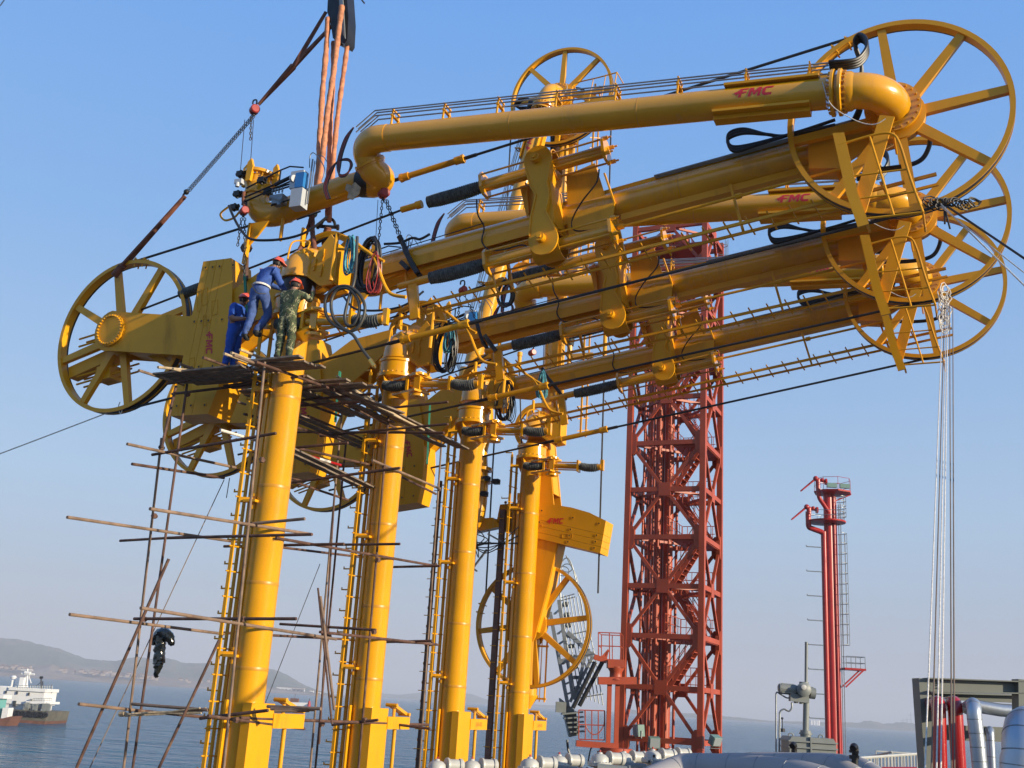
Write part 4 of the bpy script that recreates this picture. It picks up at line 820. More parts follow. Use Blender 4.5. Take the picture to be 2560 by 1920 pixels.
s=MB(); s.prism([G(1400,1745),G(1437,1775),G(1432,1785),G(1405,1782)],(0,.9,0)); s.prism([G(1410,1782),G(1440,1778),G(1448,1838),G(1424,1843)],(0,.9,0)); [s.beam(G(1404+k*5,1785+k*11),G(1456+k*1,1780+k*12),.06,.9,side=(0,0,1)) for k in range(5)]; s.box(G(1402,1768),.4,.4,.4); s.build('end_frame',GRY,gw,'W')
s=MB()
for k in range(8):
    x=1402+k*8.5; s.tube([G(x-3,1485+k*1.5),G(x+8,1560),G(x+22+k*1.2,1650+k*2),G(x+36+k*1.4,1735+k*4)],.022,n=5)
for y,x0,x1 in((1490,1400,1436),(1497,1402,1438),(1582,1425,1468),(1740,1446,1508)): s.tube([G(x0,y+5),G(x1,y-5)],.025,n=5)
s.build('handrail',STEEL,gw,'W')
s=MB(); s.tube(smooth([G(1402,1500),G(1400,1450),G(1403,1410),G(1418,1395),G(1432,1420),G(1448,1490)]),.028,n=6)
for cx,cy,r_ in((1408,1428,15),(1418,1420,13)): s.tube([G(cx+r_*math.cos(t/12*6.283),cy+r_*.8*math.sin(t/12*6.283)) for t in range(13)],.022,n=5)
s.tube(smooth([G(1415,1388),G(1425,1410),G(1440,1440),G(1452,1500),G(1462,1560)]),.026,n=5); s.build('wire_loop',STEEL,gw,'W')
# ------------------------------------------------------------ fire monitor tower
FD=100.0
def Q_(x,y,o=0): return pxd(x,y,FD+o)
ft=root('fire_monitor_tower',Q_(2080,1890),'tall slim red fire monitor tower with two water cannons far right','tower')
top=Q_(2063,1233); base=Q_(2088,1900); base=V((top.x+.25,top.y,base.z-6)); cx=top.x+.25
s=MB(); s.cyl((cx,FD,base.z),(cx,FD,top.z),.44,n=22); s.build('main_column',REDF,ft,'W')
s=MB(); s.tube(smooth([(cx-.55,FD-.2,base.z),(cx-.55,FD-.2,top.z-6),(cx-.55,FD-.2,top.z-4.3),(cx-.65,FD-.2,top.z-3.8),(cx-1.5,FD-.2,top.z-3.5),(cx-1.9,FD-.2,top.z-3.3),(cx-1.95,FD-.2,top.z-2.6),(cx-1.95,FD-.2,top.z-1.9)]),.25,n=16); s.build('water_pipe',REDF,ft,'W')
s=MB(); s.cyl((cx+.40,FD-.35,base.z),(cx+.40,FD-.35,top.z+.1),.14,n=14); s.cyl((cx+.62,FD-.2,base.z),(cx+.62,FD-.2,top.z-.3),.09,n=12); s.tube(smooth([(cx-.1,FD-.5,top.z-1.9),(cx-.5,FD-.5,top.z-1.3),(cx-.95,FD-.5,top.z-.6),(cx-1.05,FD-.5,top.z+.1),(cx-1.05,FD-.5,top.z+.9)]),.20,n=14); s.build('side_pipe',REDF,ft,'W')
for k,(xc,zc) in enumerate(((cx+.45,top.z+.05),(cx-.2,top.z-2.75))):
    s=MB()
    s.lathe((xc,FD,zc),UD,[(.45,-.15),(1.75-.0*k,-.06),(1.78,.08),(.45,.08)],n=8 if k==0 else 20)
    if k==0: s.beam((xc+.3,FD,zc-.7),(xc+1.7,FD,zc-.05),.25,.1)
    s.build('platform',REDF,ft,'W')
    s=MB(); R3=1.7; hh=1.25 if k==0 else .9
    for t in range(9):
        if k and t in(0,1,7): pass
        a_=t/8*6.283; x,y=xc+R3*math.cos(a_),FD+R3*math.sin(a_); s.cyl((x,y,zc+.05),(x,y,zc+hh),.022,n=5)
    for zz in(hh*.5,hh): s.tube([(xc+R3*math.cos(t/8*6.283),FD+R3*math.sin(t/8*6.283),zc+zz) for t in range(9)],.022,n=5)
    s.build('platform_railing',STEEL if k else REDF,ft,'W')
for k,(x,z) in enumerate(((cx-1.05,top.z+1.0),(cx-1.95,top.z-1.75))):
    s=MB(); s.cyl((x,FD-.45,z-.4),(x,FD-.45,z+.15),.22,n=12); s.cyl((x+.75,FD-.45,z+.0),(x-.3,FD-.45,z+.25),.14,n=12); s.sphere((x-.2,FD-.45,z+.25),.25); s.lathe((x+.75,FD-.45,z),V((1,0,0)),[(.1,-.08),(.3,-.08),(.3,.08),(.1,.08)],n=14); s.sphere((x+.4,FD-.45,z+.15),.2)
    s.cyl((x-.2,FD-.45,z+.25),(x-1.65,FD-.45,z-1.05),.10,.07,n=12); s.build('water_cannon',REDF,ft,'W')
s=MB(); s.box((cx-.1,FD-1.6,top.z+.45),.9,.3,.4); s.box((cx+1.1,FD-1.6,top.z+.45),.9,.3,.4); s.build('tower_floodlight',GRNL,ft,'W')
s=MB()
def hoop(m,z,xc=cx+1.05,r_=.62): m.tube([(xc+r_*math.sin(t/8*math.pi)-.1,FD-.2+r_*math.cos(t/8*math.pi),z) for t in range(9)],.03,n=5)
for z0_,z1_ in((Q_(2100,1612).z,Q_(2100,1335).z),(top.z-2.2,top.z-1.4),(top.z-1.2,top.z-.3)):
    n=max(2,int(round((z1_-z0_)/.95))); 
    for j in range(n+1): hoop(s,z0_+(z1_-z0_)*j/n)
    for t in(1,3,5,7): xx=cx+.95+.62*math.sin(t/8*math.pi); yy=FD-.2+.72*math.cos(t/8*math.pi); s.cyl((xx,yy,z0_),(xx,yy,z1_),.025,n=5)
for sg in(-.3,.3): s.cyl((cx+.85,FD+sg-.2,base.z),(cx+1.0,FD+sg-.2,top.z-1),.04,n=5)
s.build('cage_ladder',STEEL,ft,'W')
s=MB(); p=Q_(2108,1672); s.box((cx+1.9,FD,p.z),1.9,1.4,.18); s.beam((cx+1.0,FD-.6,p.z-1.6),(cx+2.7,FD-.6,p.z),.12,.12); s.beam((cx+1.0,FD+.6,p.z-1.6),(cx+2.7,FD+.6,p.z),.12,.12); s.build('rest_platform',REDF,ft,'W')
s=MB()
for yy in(-.65,.65):
    for zz in(.55,1.1): s.cyl((cx+1.1,FD+yy,p.z+zz),(cx+2.8,FD+yy,p.z+zz),.03,n=5)
    for xx in(1.1,1.95,2.8): s.cyl((cx+xx,FD+yy,p.z),(cx+xx,FD+yy,p.z+1.1),.03,n=5)
for zz in(.55,1.1): s.cyl((cx+2.8,FD-.65,p.z+zz),(cx+2.8,FD+.65,p.z+zz),.03,n=5)
s.build('rest_railing',STEEL,ft,'W')
s=MB()
for y in range(1370,1860,61): q=Q_(2060,y); s.cyl((cx-.8,FD-.3,q.z),(cx-2.2,FD-.3,q.z),.05,n=5); s.cyl((cx-2.2,FD-.3,q.z),(cx-2.2,FD-.3,q.z+.12),.05,n=5)
s.build('step_peg',STEEL,ft,'W')
s=MB(); s.box((cx,FD,3.8),12,12,7.6); 
solo(s,'dolphin',CONC,'square concrete dolphin block standing in the sea under the red fire tower','platform')
# ------------------------------------------------------------ grey motor valve on its chest
ND=24.0
def N(x,y,o=0): return pxd(x,y,ND+o)
gv=root('motor_valve',N(2015,1900),'grey electric motor valve with tall stem on a ribbed grey chest','valve')
s=MB(); s.cyl(N(2016,1605),N(2015,1715),.034,n=12); s.build('stem_cover',GRY,gv,'W')
s=MB(); s.cyl(N(2016,1745),N(2014,1840),.065,n=16); s.cyl(N(2014,1826),N(2014,1842),.115,n=12); s.cyl(N(2014,1832),N(2014,1836),.14,n=12); s.build('yoke_column',GRY,gv,'W')
s=MB(); s.cyl(N(1948,1721),N(1988,1724),.105,n=18); s.cyl(N(1946,1721),N(1950,1721),.08,n=18)
for k in range(8): t=k/8*6.28; s.beam(N(1952,1721)+V((0,.105*math.cos(t),.105*math.sin(t))),N(1984,1724)+V((0,.105*math.cos(t),.105*math.sin(t))),.012,.02)
s.build('electric_motor',GRY,gv,'W')
s=MB(); s.cyl(N(1988,1724),N(2032,1728),.09,n=16); s.lathe(N(2009,1724,-.12),V((0,-1,0)),[(.15,0),(.15,.06),(.09,.1),(.02,.11)],n=20); s.cyl(N(2024,1732),N(2037,1734),.12,n=14); s.cyl(N(2010,1705),N(2010,1712),.1,n=14); s.build('gearbox',GRY,gv,'W')
s=MB(); s.lathe(N(2009,1718,-.24),V((0,-1,0)),[(.055,0),(.055,.03),(.02,.04)],n=14); s.build('dial_cover',WHT,gv,'W')
s=MB(); s.beam(N(1974,1743),N(2020,1748),.16,.16); s.cyl(N(1990,1748),N(1990,1758),.05,n=10); s.cyl(N(2004,1750),N(2004,1760),.05,n=10); s.build('terminal_box',GRY,gv,'W')
s=MB(); s.tube(smooth([N(1940,1900),N(1940,1760),N(1941,1732),N(1950,1735),N(1965,1744),N(1973,1745)]),.017,n=6); s.tube(smooth([N(1948,1900),N(1949,1800),N(1950,1780),N(1960,1773),N(1972,1778),N(1979,1770),N(1979,1756)]),.02,n=6); s.build('cable_conduit',STEEL,gv,'W')
s=MB(); a=N(1960,1850,.1); b=N(2074,1850,.1); zc_=a.z; wd=b.x-a.x
s.prism([V((a.x,ND-.35,zc_)),V((b.x,ND-.35,zc_)),V((b.x-.05,ND-.35,zc_+.09)),V((a.x+.05,ND-.35,zc_+.09))],(0,.8,0)); s.box((a.x+wd/2,ND,zc_-.5),wd,.7,1.0)
for zz in(0,-.12,-.24,-.4): s.box((a.x+wd/2,ND,zc_+zz),wd+.06,.78,.03)
s.box((a.x+wd*.45,ND-.37,zc_-.3),.03,.05,.8); s.build('ribbed_chest',GRY,gv,'W')
s=MB()
for x,y in((1977,1842),(2052,1846)): c=N(x,y-3); s.tube([c+V((.05*math.cos(t/10*6.28),0,.05*math.sin(t/10*6.28))) for t in range(11)],.015,n=6)
s.build('lifting_eye',GRY,gv,'W')
# vent pipes
for k,(x,y0,y1,lb_) in enumerate(((1985,1862,1900,'short black hooded vent pipe in front of the grey chest'),(2137,1868,1930,'taller black hooded vent pipe right of the silver pipes'))):
    D=[20,16][k]; s=MB(); a=pxd(x,y1+20,D); b=pxd(x,y0+5,D); rr=.05 if k==0 else .046; s.tube(smooth([a,b+V((0,0,-.1)),b+V((0,-.02,.02)),b+V((-.03,-.05,.04)),b+V((-.06,-.10,.01))]),rr,n=14)
    if k: s.cyl(a+UD*.28,a+UD*.33,rr*1.5,n=14); s.cyl(a+UD*.36,a+UD*.40,rr*1.5,n=14)
    solo(s,'vent_pipe',HOOK,lb_,'pipe')
# ------------------------------------------------------------ silver insulated pipes across the bottom
def bands(m,pts,r_,step=.55):
    pts=[V(p) for p in pts]
    L_=0
    for i in range(len(pts)-1):
        d=(pts[i+1]-pts[i]); l=d.length
        while L_<l: m.lathe(pts[i]+d*(L_/l),d,[(r_*1.0,-.006),(r_*1.02,-.004),(r_*1.02,.004),(r_*1.0,.006)],n=24,closed=True); L_+=step
        L_-=l
PP=[([(1560,1960,15),(1690,1905,15.5),(1730,1897,15.6),(1860,1902,15.2),(1990,1915,14.6),(2080,1940,14.2)],.20,'nearest silver clad pipe with a hump, bottom centre right'),
 ([(1740,1925,17),(1800,1893,17.2),(1900,1893,17),(2020,1893,16.6),(2090,1900,16.2),(2150,1935,15.8)],.19,'middle silver clad pipe ending in a bend before the black vent'),
 ([(1760,1915,19.5),(1860,1884,19.6),(2000,1884,19.2),(2080,1886,18.8),(2150,1897,18.2),(2200,1925,17.8)],.17,'farthest and thinnest silver clad pipe below the ribbed chest')]
for k,(pp,r_,lb_) in enumerate(PP):
    pts=smooth([pxd(x,y+24,D) for x,y,D in pp],6); s=MB(); s.tube(pts,r_,n=26); r=root('insulated_pipe',tuple(pts[3]-UD*r_),lb_,'pipe'); s.build('cladding',CLAD,r,'W'); s=MB(); bands(s,pts,r_,.45); s.build('cladding_band',STEEL,r,'W')
# white valve actuators
for k,(x,y,D) in enumerate(((1093,1905,25),(1180,1905,25.5),(1325,1900,24),(1398,1893,26),(1500,1888,25),(1560,1885,27),(1632,1880,26),(1675,1877,29))):
    c=pxd(x,y,D); sgn=1
    lbs=['white valve actuator leftmost in the bottom row, before the third column','white valve actuator second from left in the bottom row','white valve actuator just right of the rearmost yellow column foot','white valve actuator fourth from left in the bottom row','white valve actuator fifth from left below the black service hose','white valve actuator below the red gangway pedestal','white valve actuator at the front foot of the red tower, with printed dial','white valve actuator last on the right, partly behind the silver pipe']
    r=root('valve_actuator',tuple(c-UD*.5),lbs[k],'valve','white valve actuators along the bottom'); s=MB()
    s.lathe(c-UD*.25,UD,[(.20,0),(.26,.03),(.26,.10),(.20,.12),(.19,.2),(.13,.26),(.06,.28),(.05,.31),(.01,.32)],n=22); s.bolts(c-UD*.15,UD,.235,10,.014,.025); s.build('actuator_head',WHT,r,'W')
    s=MB(); s.cyl(c-UD*1.2,c-UD*.2,.13,n=16); s.build('actuator_body',WHT,r,'W')
    s=MB(); s.cyl(c+V((.18,.15,-.06)),c+V((.48,.25,-.06)),.13,n=18); s.lathe(c+V((.48,.25,-.06)),V((.95,.3,0)),[(.15,0),(.15,.05),(.1,.1),(.02,.12)],n=18); s.cyl(c+V((.2,.1,-.06)),c+V((.24,.12,-.06)),.16,n=16); s.build('motor_housing',WHT,r,'W')
    s=MB(); s.cyl(c+V((-.05,-.25,-.28)),c+V((.62,-.25,-.30)),.12,n=18); s.cyl(c+V((-.08,-.25,-.28)),c+V((-.04,-.25,-.28)),.14,n=18); s.cyl(c+V((.60,-.25,-.30)),c+V((.64,-.25,-.3)),.14,n=18); s.build('spring_can',GRY,r,'W')
    s=MB(); s.cyl(c+UD*.05,c+UD*.11,.02,n=8); s.build('position_indicator',REDF,r,'W')
    if k==6:
        s=MB()
        for j in range(4): s.box(c+V((-.12+j*.07,-.268,-.2)),.04,.01,.05)
        s.box(c+V((0,-.2,-.08)),.05,.01,.06); s.build('dial_marking',HOOK,r,'W')
# ------------------------------------------------------------ railings of the walkway, right
RD=26
for k,(x0,y0,x1,y1,D0,D1,lb_) in enumerate(((2065,1915,2230,1880,30,24,'white slatted walkway railing nearest the red pipes'),(2150,1895,2330,1882,20,22,'white slatted railing in front, slanting up to the grey frame'),(2190,1878,2300,1884,34,34,'thin straight handrail behind the slatted railings'))):
    a=pxd(x0,y0,D0); b=pxd(x1,y1,D1); 
    if k==2: b.z=a.z
    r=root('railing',tuple(a-UD*.8),lb_,'railing','railings of the walkway on the right'); s=MB(); s.cyl(a,b,.025,n=6); s.cyl(a-UD*1.0,b-UD*1.0,.025,n=6); s.cyl(a-UD*.5,b-UD*.5,.02,n=6) if k==2 else None; s.build('top_rail',WHT,r,'W'); s=MB()
    n=22 if k<2 else 5
    for j in range(n+1): p=a+(b-a)*(j/n); s.beam(p,p-UD*1.0,.035,.02)
    s.build('baluster',WHT,r,'W')
# ------------------------------------------------------------ grey pipe frame with red and silver pipes
KD=15.0
def K_(x,y,o=0): return pxd(x,y,KD+o)
fr_=root('pipe_support_frame',K_(2330,1960),'dark grey steel frame of heavy beams at the right edge','frame')
s=MB(); s.beam(K_(2313,1697,.0),K_(2340,1960,0),.16,.34,side=(1,0,0)) if 0 else s.prism([K_(2297,1695),K_(2324,1697),K_(2334,1775),K_(2340,1970),K_(2316,1970)],(0,.25,0)); s.build('post',GRY2,fr_,'W')
s=MB(); s.prism([K_(2324,1697),K_(2600,1707),K_(2600,1735),K_(2326,1728)],(0,.06,0)); s.prism([K_(2322,1694,-.1),K_(2600,1704,-.1),K_(2600,1707,-.1),K_(2322,1697,-.1)],(0,.25,0)); s.prism([K_(2326,1726,-.1),K_(2600,1733,-.1),K_(2600,1736,-.1),K_(2326,1729,-.1)],(0,.25,0))
s.build('upper_beam',GRY2,fr_,'W')
s=MB(); s.prism([K_(2328,1733,.9),K_(2600,1742,.9),K_(2600,1760,.9),K_(2328,1748,.9)],(0,.06,0)); s.beam(K_(2330,1732,.9),K_(2600,1740,.9),.2,.02); s.build('rear_beam',GRY2,fr_,'W')
s=MB(); s.prism([K_(2360,1812,.5),K_(2600,1822,.5),K_(2600,1858,.5),K_(2360,1850,.5)],(0,.2,0)); s.build('lower_beam',GRY2,fr_,'W')
s=MB(); s.beam(K_(2556,1700,.0),K_(2560,1970,0),.2,.2); s.build('rear_post',GRY2,fr_,'W')
s=MB()
for x in(2343,2345): 
    for y in(1708,1713,1720): s.cyl(K_(x if x>0 else 0,y),K_(x,y)-V((0,.02,0)),.008,n=6)
for x in(2545,2553):
    for y in(1713,1721,1740,1748): s.cyl(K_(x,y),K_(x,y)-V((0,.03,0)),.009,n=6)
s.build('bolt',HOOK,fr_,'W')
def hairpin(x0,y0,x1,y1,wpx,D,mt,name,lb_,cat,bnd=None,turn=(.30,1.0,0)):
    # pipe rising from the deck and bending over backwards
    a=pxd(x1,y1,D); b=pxd(x0,y0,D); r_=wpx/2*D/2800; top=b-UD*r_; t=V(turn); t.z=0; rr=r_*1.5
    pts=[a,a+(top-a)*.5,top-UD*rr]
    tn=t.normalized(); pts+=[top-UD*rr+tn*(rr*(1-math.cos(rad(k))))+UD*(rr*math.sin(rad(k))) for k in range(15,91,15)]+[top+tn*(rr+t.length*1.5)]
    s=MB(); s.tube(pts,r_,n=28)
    if bnd:
        r=root(name,tuple(a),lb_,cat); s.build('cladding',mt,r,'W'); m=MB(); bands(m,pts,r_,bnd); m.build('cladding_band',STEEL,r,'W')
    else: solo(s,name,mt,lb_,cat)
hairpin(2345,1738,2352,1975,34,14,REDP,'fire_water_pipe','left one of two glossy red pipes under the grey frame','pipe')
hairpin(2386,1738,2400,1975,36,14,REDP,'fire_water_pipe','right one of two glossy red pipes, lit by the sun','pipe')
hairpin(2433,1743,2455,1975,36,13.5,ALU,'insulated_riser','slim silver clad pipe bending over beside the red pipes','pipe',.16,(.5,1.3,0))
hairpin(2474,1815,2482,1975,20,14.5,ALU,'insulated_riser','thinnest silver clad pipe between the two bigger silver ones','pipe',.2,(.4,.9,0))
hairpin(2548,1762,2552,1990,96,11,ALU,'insulated_riser','thick silver clad pipe at the right edge of the picture','pipe',.14,(.7,.9,0))
s=MB(); s.tube([K_(2440,1765,.8),K_(2500,1775,.8),K_(2600,1782,.8)],.09,n=16); solo(s,'insulated_branch',ALU,'horizontal silver clad pipe running right below the grey beam','pipe')
s=MB(); s.tube([pxd(2180,1925,18),pxd(2290,1925,18),pxd(2300,1940,18)],.05,n=10); solo(s,'low_red_pipe',REDP,'low red pipe seen through the railing slats','pipe')
# ------------------------------------------------------------ barge ship and tug at the far left
SD=320.0
def Z(x,y,o=0): return pxd(x,y,SD+o)
sp=root('crane_barge',Z(60,1805),'rust streaked grey barge with a white wheelhouse at the far left','ship')
zw=0.0; 
s=MB(); zd=Z(60,1773).z; zr=Z(60,1790).z; xl=Z(-140,1780).x; xr=Z(147,1780).x
s.prism([(xl,SD-8,zr*.5),(xr-.2,SD-8,zr*.5),(xr,SD-8,zd),(xl,SD-8,zd)],(0,16,0)); s.build('hull',HULL,sp,'W')
s=MB(); s.prism([(xl,SD-8.02,-1),(xr-.8,SD-8.02,-1),(xr-.2,SD-8.02,zr*.5),(xl,SD-8.02,zr*.5)],(0,16.04,0)); s.build('waterline',RUST,sp,'W')
s=MB()
for k in range(11): x=Z(50+k*9.2+(k%3)*2,1780).x; s.lathe((x,SD-8.4,(zd+zr*.5)/2+.4),V((0,1,0)),[(.3,-.3),(.75,-.3),(.75,.3),(.3,.3)],n=14,closed=True)
s.build('tyre_fender',BLK,sp,'W')
def zbx(m,x0,x1,y0,y1,d=8,o=0,mi=0): a=Z(x0,y1);b=Z(x1,y0); m.box(((a.x+b.x)/2,SD+o,(a.z+b.z)/2),abs(b.x-a.x),d,abs(b.z-a.z),mi=mi)
s=MB(); zbx(s,10,128,1725,1757,9); zbx(s,22,118,1755,1774,8); zbx(s,6,32,1716,1735,6); s.build('superstructure',SHIPW,sp,'W')
s=MB(); zbx(s,84,131,1755,1758,11); zbx(s,40,131,1723,1725.5,10); s.build('deck_edge',SHIPW,sp,'W')
s=MB()
for x,y in((33,1731),(60,1733),(89,1736)): zbx(s,x-2,x+2.5,y-4,y+3,.4,-4.7)
zbx(s,49,58,1752,1766,.4,-4.6); s.build('window',DARKW,sp,'W')
s=MB(); zbx(s,51,66,1694,1718,3); zbx(s,30,35,1700,1718,2); s.lathe(Z(33,1698),UD,[(.6,0),(.9,.6),(.5,1)],n=10); s.build('funnel',SHIPW,sp,'W')
s=MB(); s.cyl(Z(67,1734),Z(69,1672),.22,n=6); s.cyl(Z(53,1675),Z(82,1675),.14,n=5); s.cyl(Z(54,1684),Z(86,1686),.3,n=5); s.cyl(Z(62,1682),Z(76,1684),.6,n=6); s.cyl(Z(60,1708),Z(69,1680),.12,n=5); s.cyl(Z(78,1708),Z(69,1680),.12,n=5); s.build('mast',SHIPW,sp,'W')
s=MB(); s.cyl(Z(103,1735),Z(103,1692),.2,n=6); s.cyl(Z(100,1694),Z(107,1694),.4,n=6); s.cyl(Z(103,1705),Z(90,1715),.1,n=5); s.cyl(Z(106,1732),Z(107,1703),.15,n=5); s.cyl(Z(129,1733),Z(129,1712),.12,n=5); s.build('rear_mast',HOOK,sp,'W')
s=MB()
for y0 in(1723,1755):
    xs_=range(82 if y0>1740 else 40,131,6)
    for x in xs_: s.cyl(Z(x,y0,-5),Z(x,y0-9,-5),.07,n=4)
    for dy in(4.5,9): s.cyl(Z(xs_[0],y0-dy,-5),Z(130,y0-dy,-5),.06,n=4)
s.build('ship_railing',STEEL,sp,'W')
s=MB(); s.beam(Z(60,1770,-5),Z(80,1748,-5),.8,.3); 
for k in range(22): x=60+random.random()*62; s.box(Z(x,1770-random.random()*6,-5-random.random()),.5+random.random(),1,.6+random.random()*1.6)
s.build('deck_gear',GRY,sp,'W')
tg=root('tug_boat',Z(10,1820,-25),'small white and teal boat with rusty hull cut by the left edge','boat')
def Y_(x,y,o=0): return pxd(x,y,SD-28+o)
s=MB(); a=Y_(-80,1800);b=Y_(40,1800); s.prism([(a.x,SD-32,-1),(b.x-1,SD-32,-1),(b.x+.3,SD-32,Y_(40,1790).z),(b.x-2,SD-32,Y_(40,1797).z),(a.x,SD-32,Y_(0,1797).z)],(0,7,0)); s.build('hull',RUST,tg,'W')
s=MB(); a=Y_(-60,1790);b=Y_(10,1742); s.box(((a.x+b.x)/2,SD-28,(a.z+b.z)/2),b.x-a.x,4,b.z-a.z); s.build('cabin',TEAL,tg,'W'); s=MB(); a=Y_(-60,1742);b=Y_(20,1738); s.box(((a.x+b.x)/2,SD-28,(a.z+b.z)/2),b.x-a.x,5,b.z-a.z); a=Y_(8,1798);b=Y_(28,1770); s.box(((a.x+b.x)/2,SD-28,(a.z+b.z)/2),b.x-a.x,3,b.z-a.z); s.build('deck_house',SHIPW,tg,'W')
fb=root('fishing_boat',pxd(738,1762,700),'tiny white fishing boat on the sea behind the first base box','boat')
s=MB(); c=pxd(738,1760,700); s.prism([c+V((-7,0,-1)),c+V((5,0,-1)),c+V((8,0,1.2)),c+V((-7,0,.8))],(0,4,0)); s.build('hull',SHIPW,fb,'W'); s=MB(); s.box(c+V((-1,2,2)),5,3,2.6); s.cyl(c+V((-1,2,2)),c+V((-1,2,6)),.15,n=5); s.build('cabin',RUST,fb,'W')
bo=root('buoy',pxd(772,1766,600),'small red beacon buoy right of the tiny fishing boat','buoy'); s=MB(); c=pxd(772,1766,600); s.cyl(c,c+UD*2.8,1.0,.5,n=8); s.build('float',REDF,bo,'W'); s=MB(); s.cyl(c+UD*2.8,c+UD*4,.2,n=6); s.build('light',HOOK,bo,'W')
s=MB(); c=pxd(1956,1830,260); s.cyl(c,c+UD*.8,.6,n=10); s.cyl(c+UD*.8,c+UD*3,.12,n=5); s.sphere(c+UD*3,.3,n=6); solo(s,'buoy',HOOK,'small dark buoy floating left of the grey ribbed chest','buoy')
# ------------------------------------------------------------ scaffold of rusty tubes
sf=root('scaffold',WP(-1.2,.8,-5),'rusty tube scaffold built around the two nearest yellow columns','scaffold')
def pole(p,q,r_=.031,mt=None,name='pole',lab=None):
    s=MB(); s.cyl(p,q,r_,n=9); o=s.build(name,mt or POLE,sf,'W')
    if lab: o['label']=lab
    return o
def coupler(p):
    s=MB(); s.cyl(V(p)-UD*.05,V(p)+UD*.05,.045,n=8); s.cyl(V(p)-R*.06,V(p)+R*.06,.04,n=8); s.build('coupler',POLE,sf,'W')
# standards
def std(x0,y0,x1,y1,a,mt=None): p=pxa(x0,y0,a); q=pxa(x1,y1,a); q.z=H-5; q.x,q.y=p.x*.3+q.x*.7,p.y*.3+q.y*.7; pole(p,q,.027,mt); return p,q
std(662,905,591,1920,.35,POLEL); std(468,960,341,1920,-2.1); std(404,1095,350,1900,-2.3,POLEL); std(972,1033,905,1920,.35); std(858,996,791,1920,-1.9,POLEL); std(865,1106,798,1920,-1.6); std(1105,1088,1058,1920,-.55,POLEL)
# tall sling-side pole by the counterweight
# ledgers running away from the viewer
for x0,y0,x1,y1,a,mt,e in((584,888,888,1005,0,POLEL,0),(508,894,683,957,-1.0,None,0),(683,957,810,1008,-1.0,None,0),(347,926,614,1011,-3,POLEL,0),(449,910,560,950,-2.3,POLEL,0),(560,950,690,1010,-2.3,None,0),(318,1110,588,1169,-2.1,POLEL,0),(588,1169,760,1203,-2.1,None,0),
   (168,1293,570,1352,-2.1,POLEL,0),(570,1352,960,1400,-2.1,None,0),(375,1272,780,1336,.35,POLEL,0),(690,1345,1090,1415,.35,None,0),(174,1536,560,1585,-2.1,POLEL,0),(560,1582,1090,1610,-2.1,None,0),(352,1520,840,1598,.35,POLEL,0),(800,1580,1095,1612,.35,None,0),
   (197,1760,360,1778,-2.1,POLEL,0),(360,1778,640,1806,-2.1,None,0),(520,1790,760,1822,.35,None,0),(600,1795,1070,1812,.35,None,0),(700,1110,960,1170,-.4,None,0),(960,1170,1090,1235,-.4,None,0),(330,1160,560,1195,-2.3,None,0),(930,1150,1100,1222,.35,POLEL,0),(690,1190,870,1250,-1.9,None,0)):
    pole(pxa(x0,y0,a),pxa(x1,y1,a),.031,mt)
# ledgers across
for x0,y0,x1,y1,o,mt in((335,1547,741,1547,.95,None),(380,1137,690,1083,1.0,None),(600,1312,762,1297,.95,POLEL),(420,1345,780,1336,.95,None),(560,1366,860,1360,-1.0,None),(500,1796,670,1776,.95,None),(330,1760,520,1775,.95,POLEL),(620,1130,870,1107,-1.0,None),(700,1210,1000,1170,-1.0,None),(840,1362,1000,1360,-3.7,None),(700,1560,940,1575,-3.7,None),(830,1812,945,1800,-3.7,None),(880,1030,1120,1005,-3.9,None),(418,959,470,952,.8,None),(640,1020,900,1005,-1.2,None),(730,1080,1110,1082,-3.9,None),(300,1352,470,1342,-1.2,None),(960,1418,1100,1415,-6.0,None),(930,1606,1080,1602,-6.0,None),(905,1800,1075,1822,-5.5,None)):
    pole(px(x0,y0,o),px(x1,y1,o),.031,mt)
# braces
pole(px(422,1397,1.2),px(191,1920,1.5),.031,POLE,lab='long raking brace at the far left'); pole(px(548,1600,1.1),px(395,1925,1.4),.028); pole(px(801,1491,-1.5),px(836,1775,-1.5),.031,POLEL); pole(px(836,1240,-2.5),px(798,1860,-2.5),.022)
pole(px(440,965,1),px(404,1119,1.1)); pole(px(795,1470,-2),px(830,1810,-2),.022)
# red and white marked tube
s=MB(); p=px(551,1075,1.05); q=pxa(852,1163,-.1); n=10; 
for k in range(n): s.cyl(p+(q-p)*(k/n),p+(q-p)*((k+1)/n),.031,n=9,mi=(0,0,0,1,1,0,0,1,0,1)[k])
s.build('marker_pole',[ROPE,REDP],sf,'W')['label']='pole painted in red and white bands'
for x,y,o in((608,1548,.95),(632,1312,.95),(655,1150,1.0),(360,1548,.95),(404,1119,1.0),(386,1290,1.0),(591,1800,.95),(960,1168,-3.7),(945,1400,-3.7),(935,1580,-3.7),(912,1800,-3.7),(822,1590,-2.5),(815,1600,-2.5),(805,1810,-2.5),(660,905,1.0),(858,1003,-2.2),(1098,1223,-8),(1088,1412,-8),(1080,1610,-8),(468,985,.9),(345,1780,1.0)): coupler(px(x,y,o))
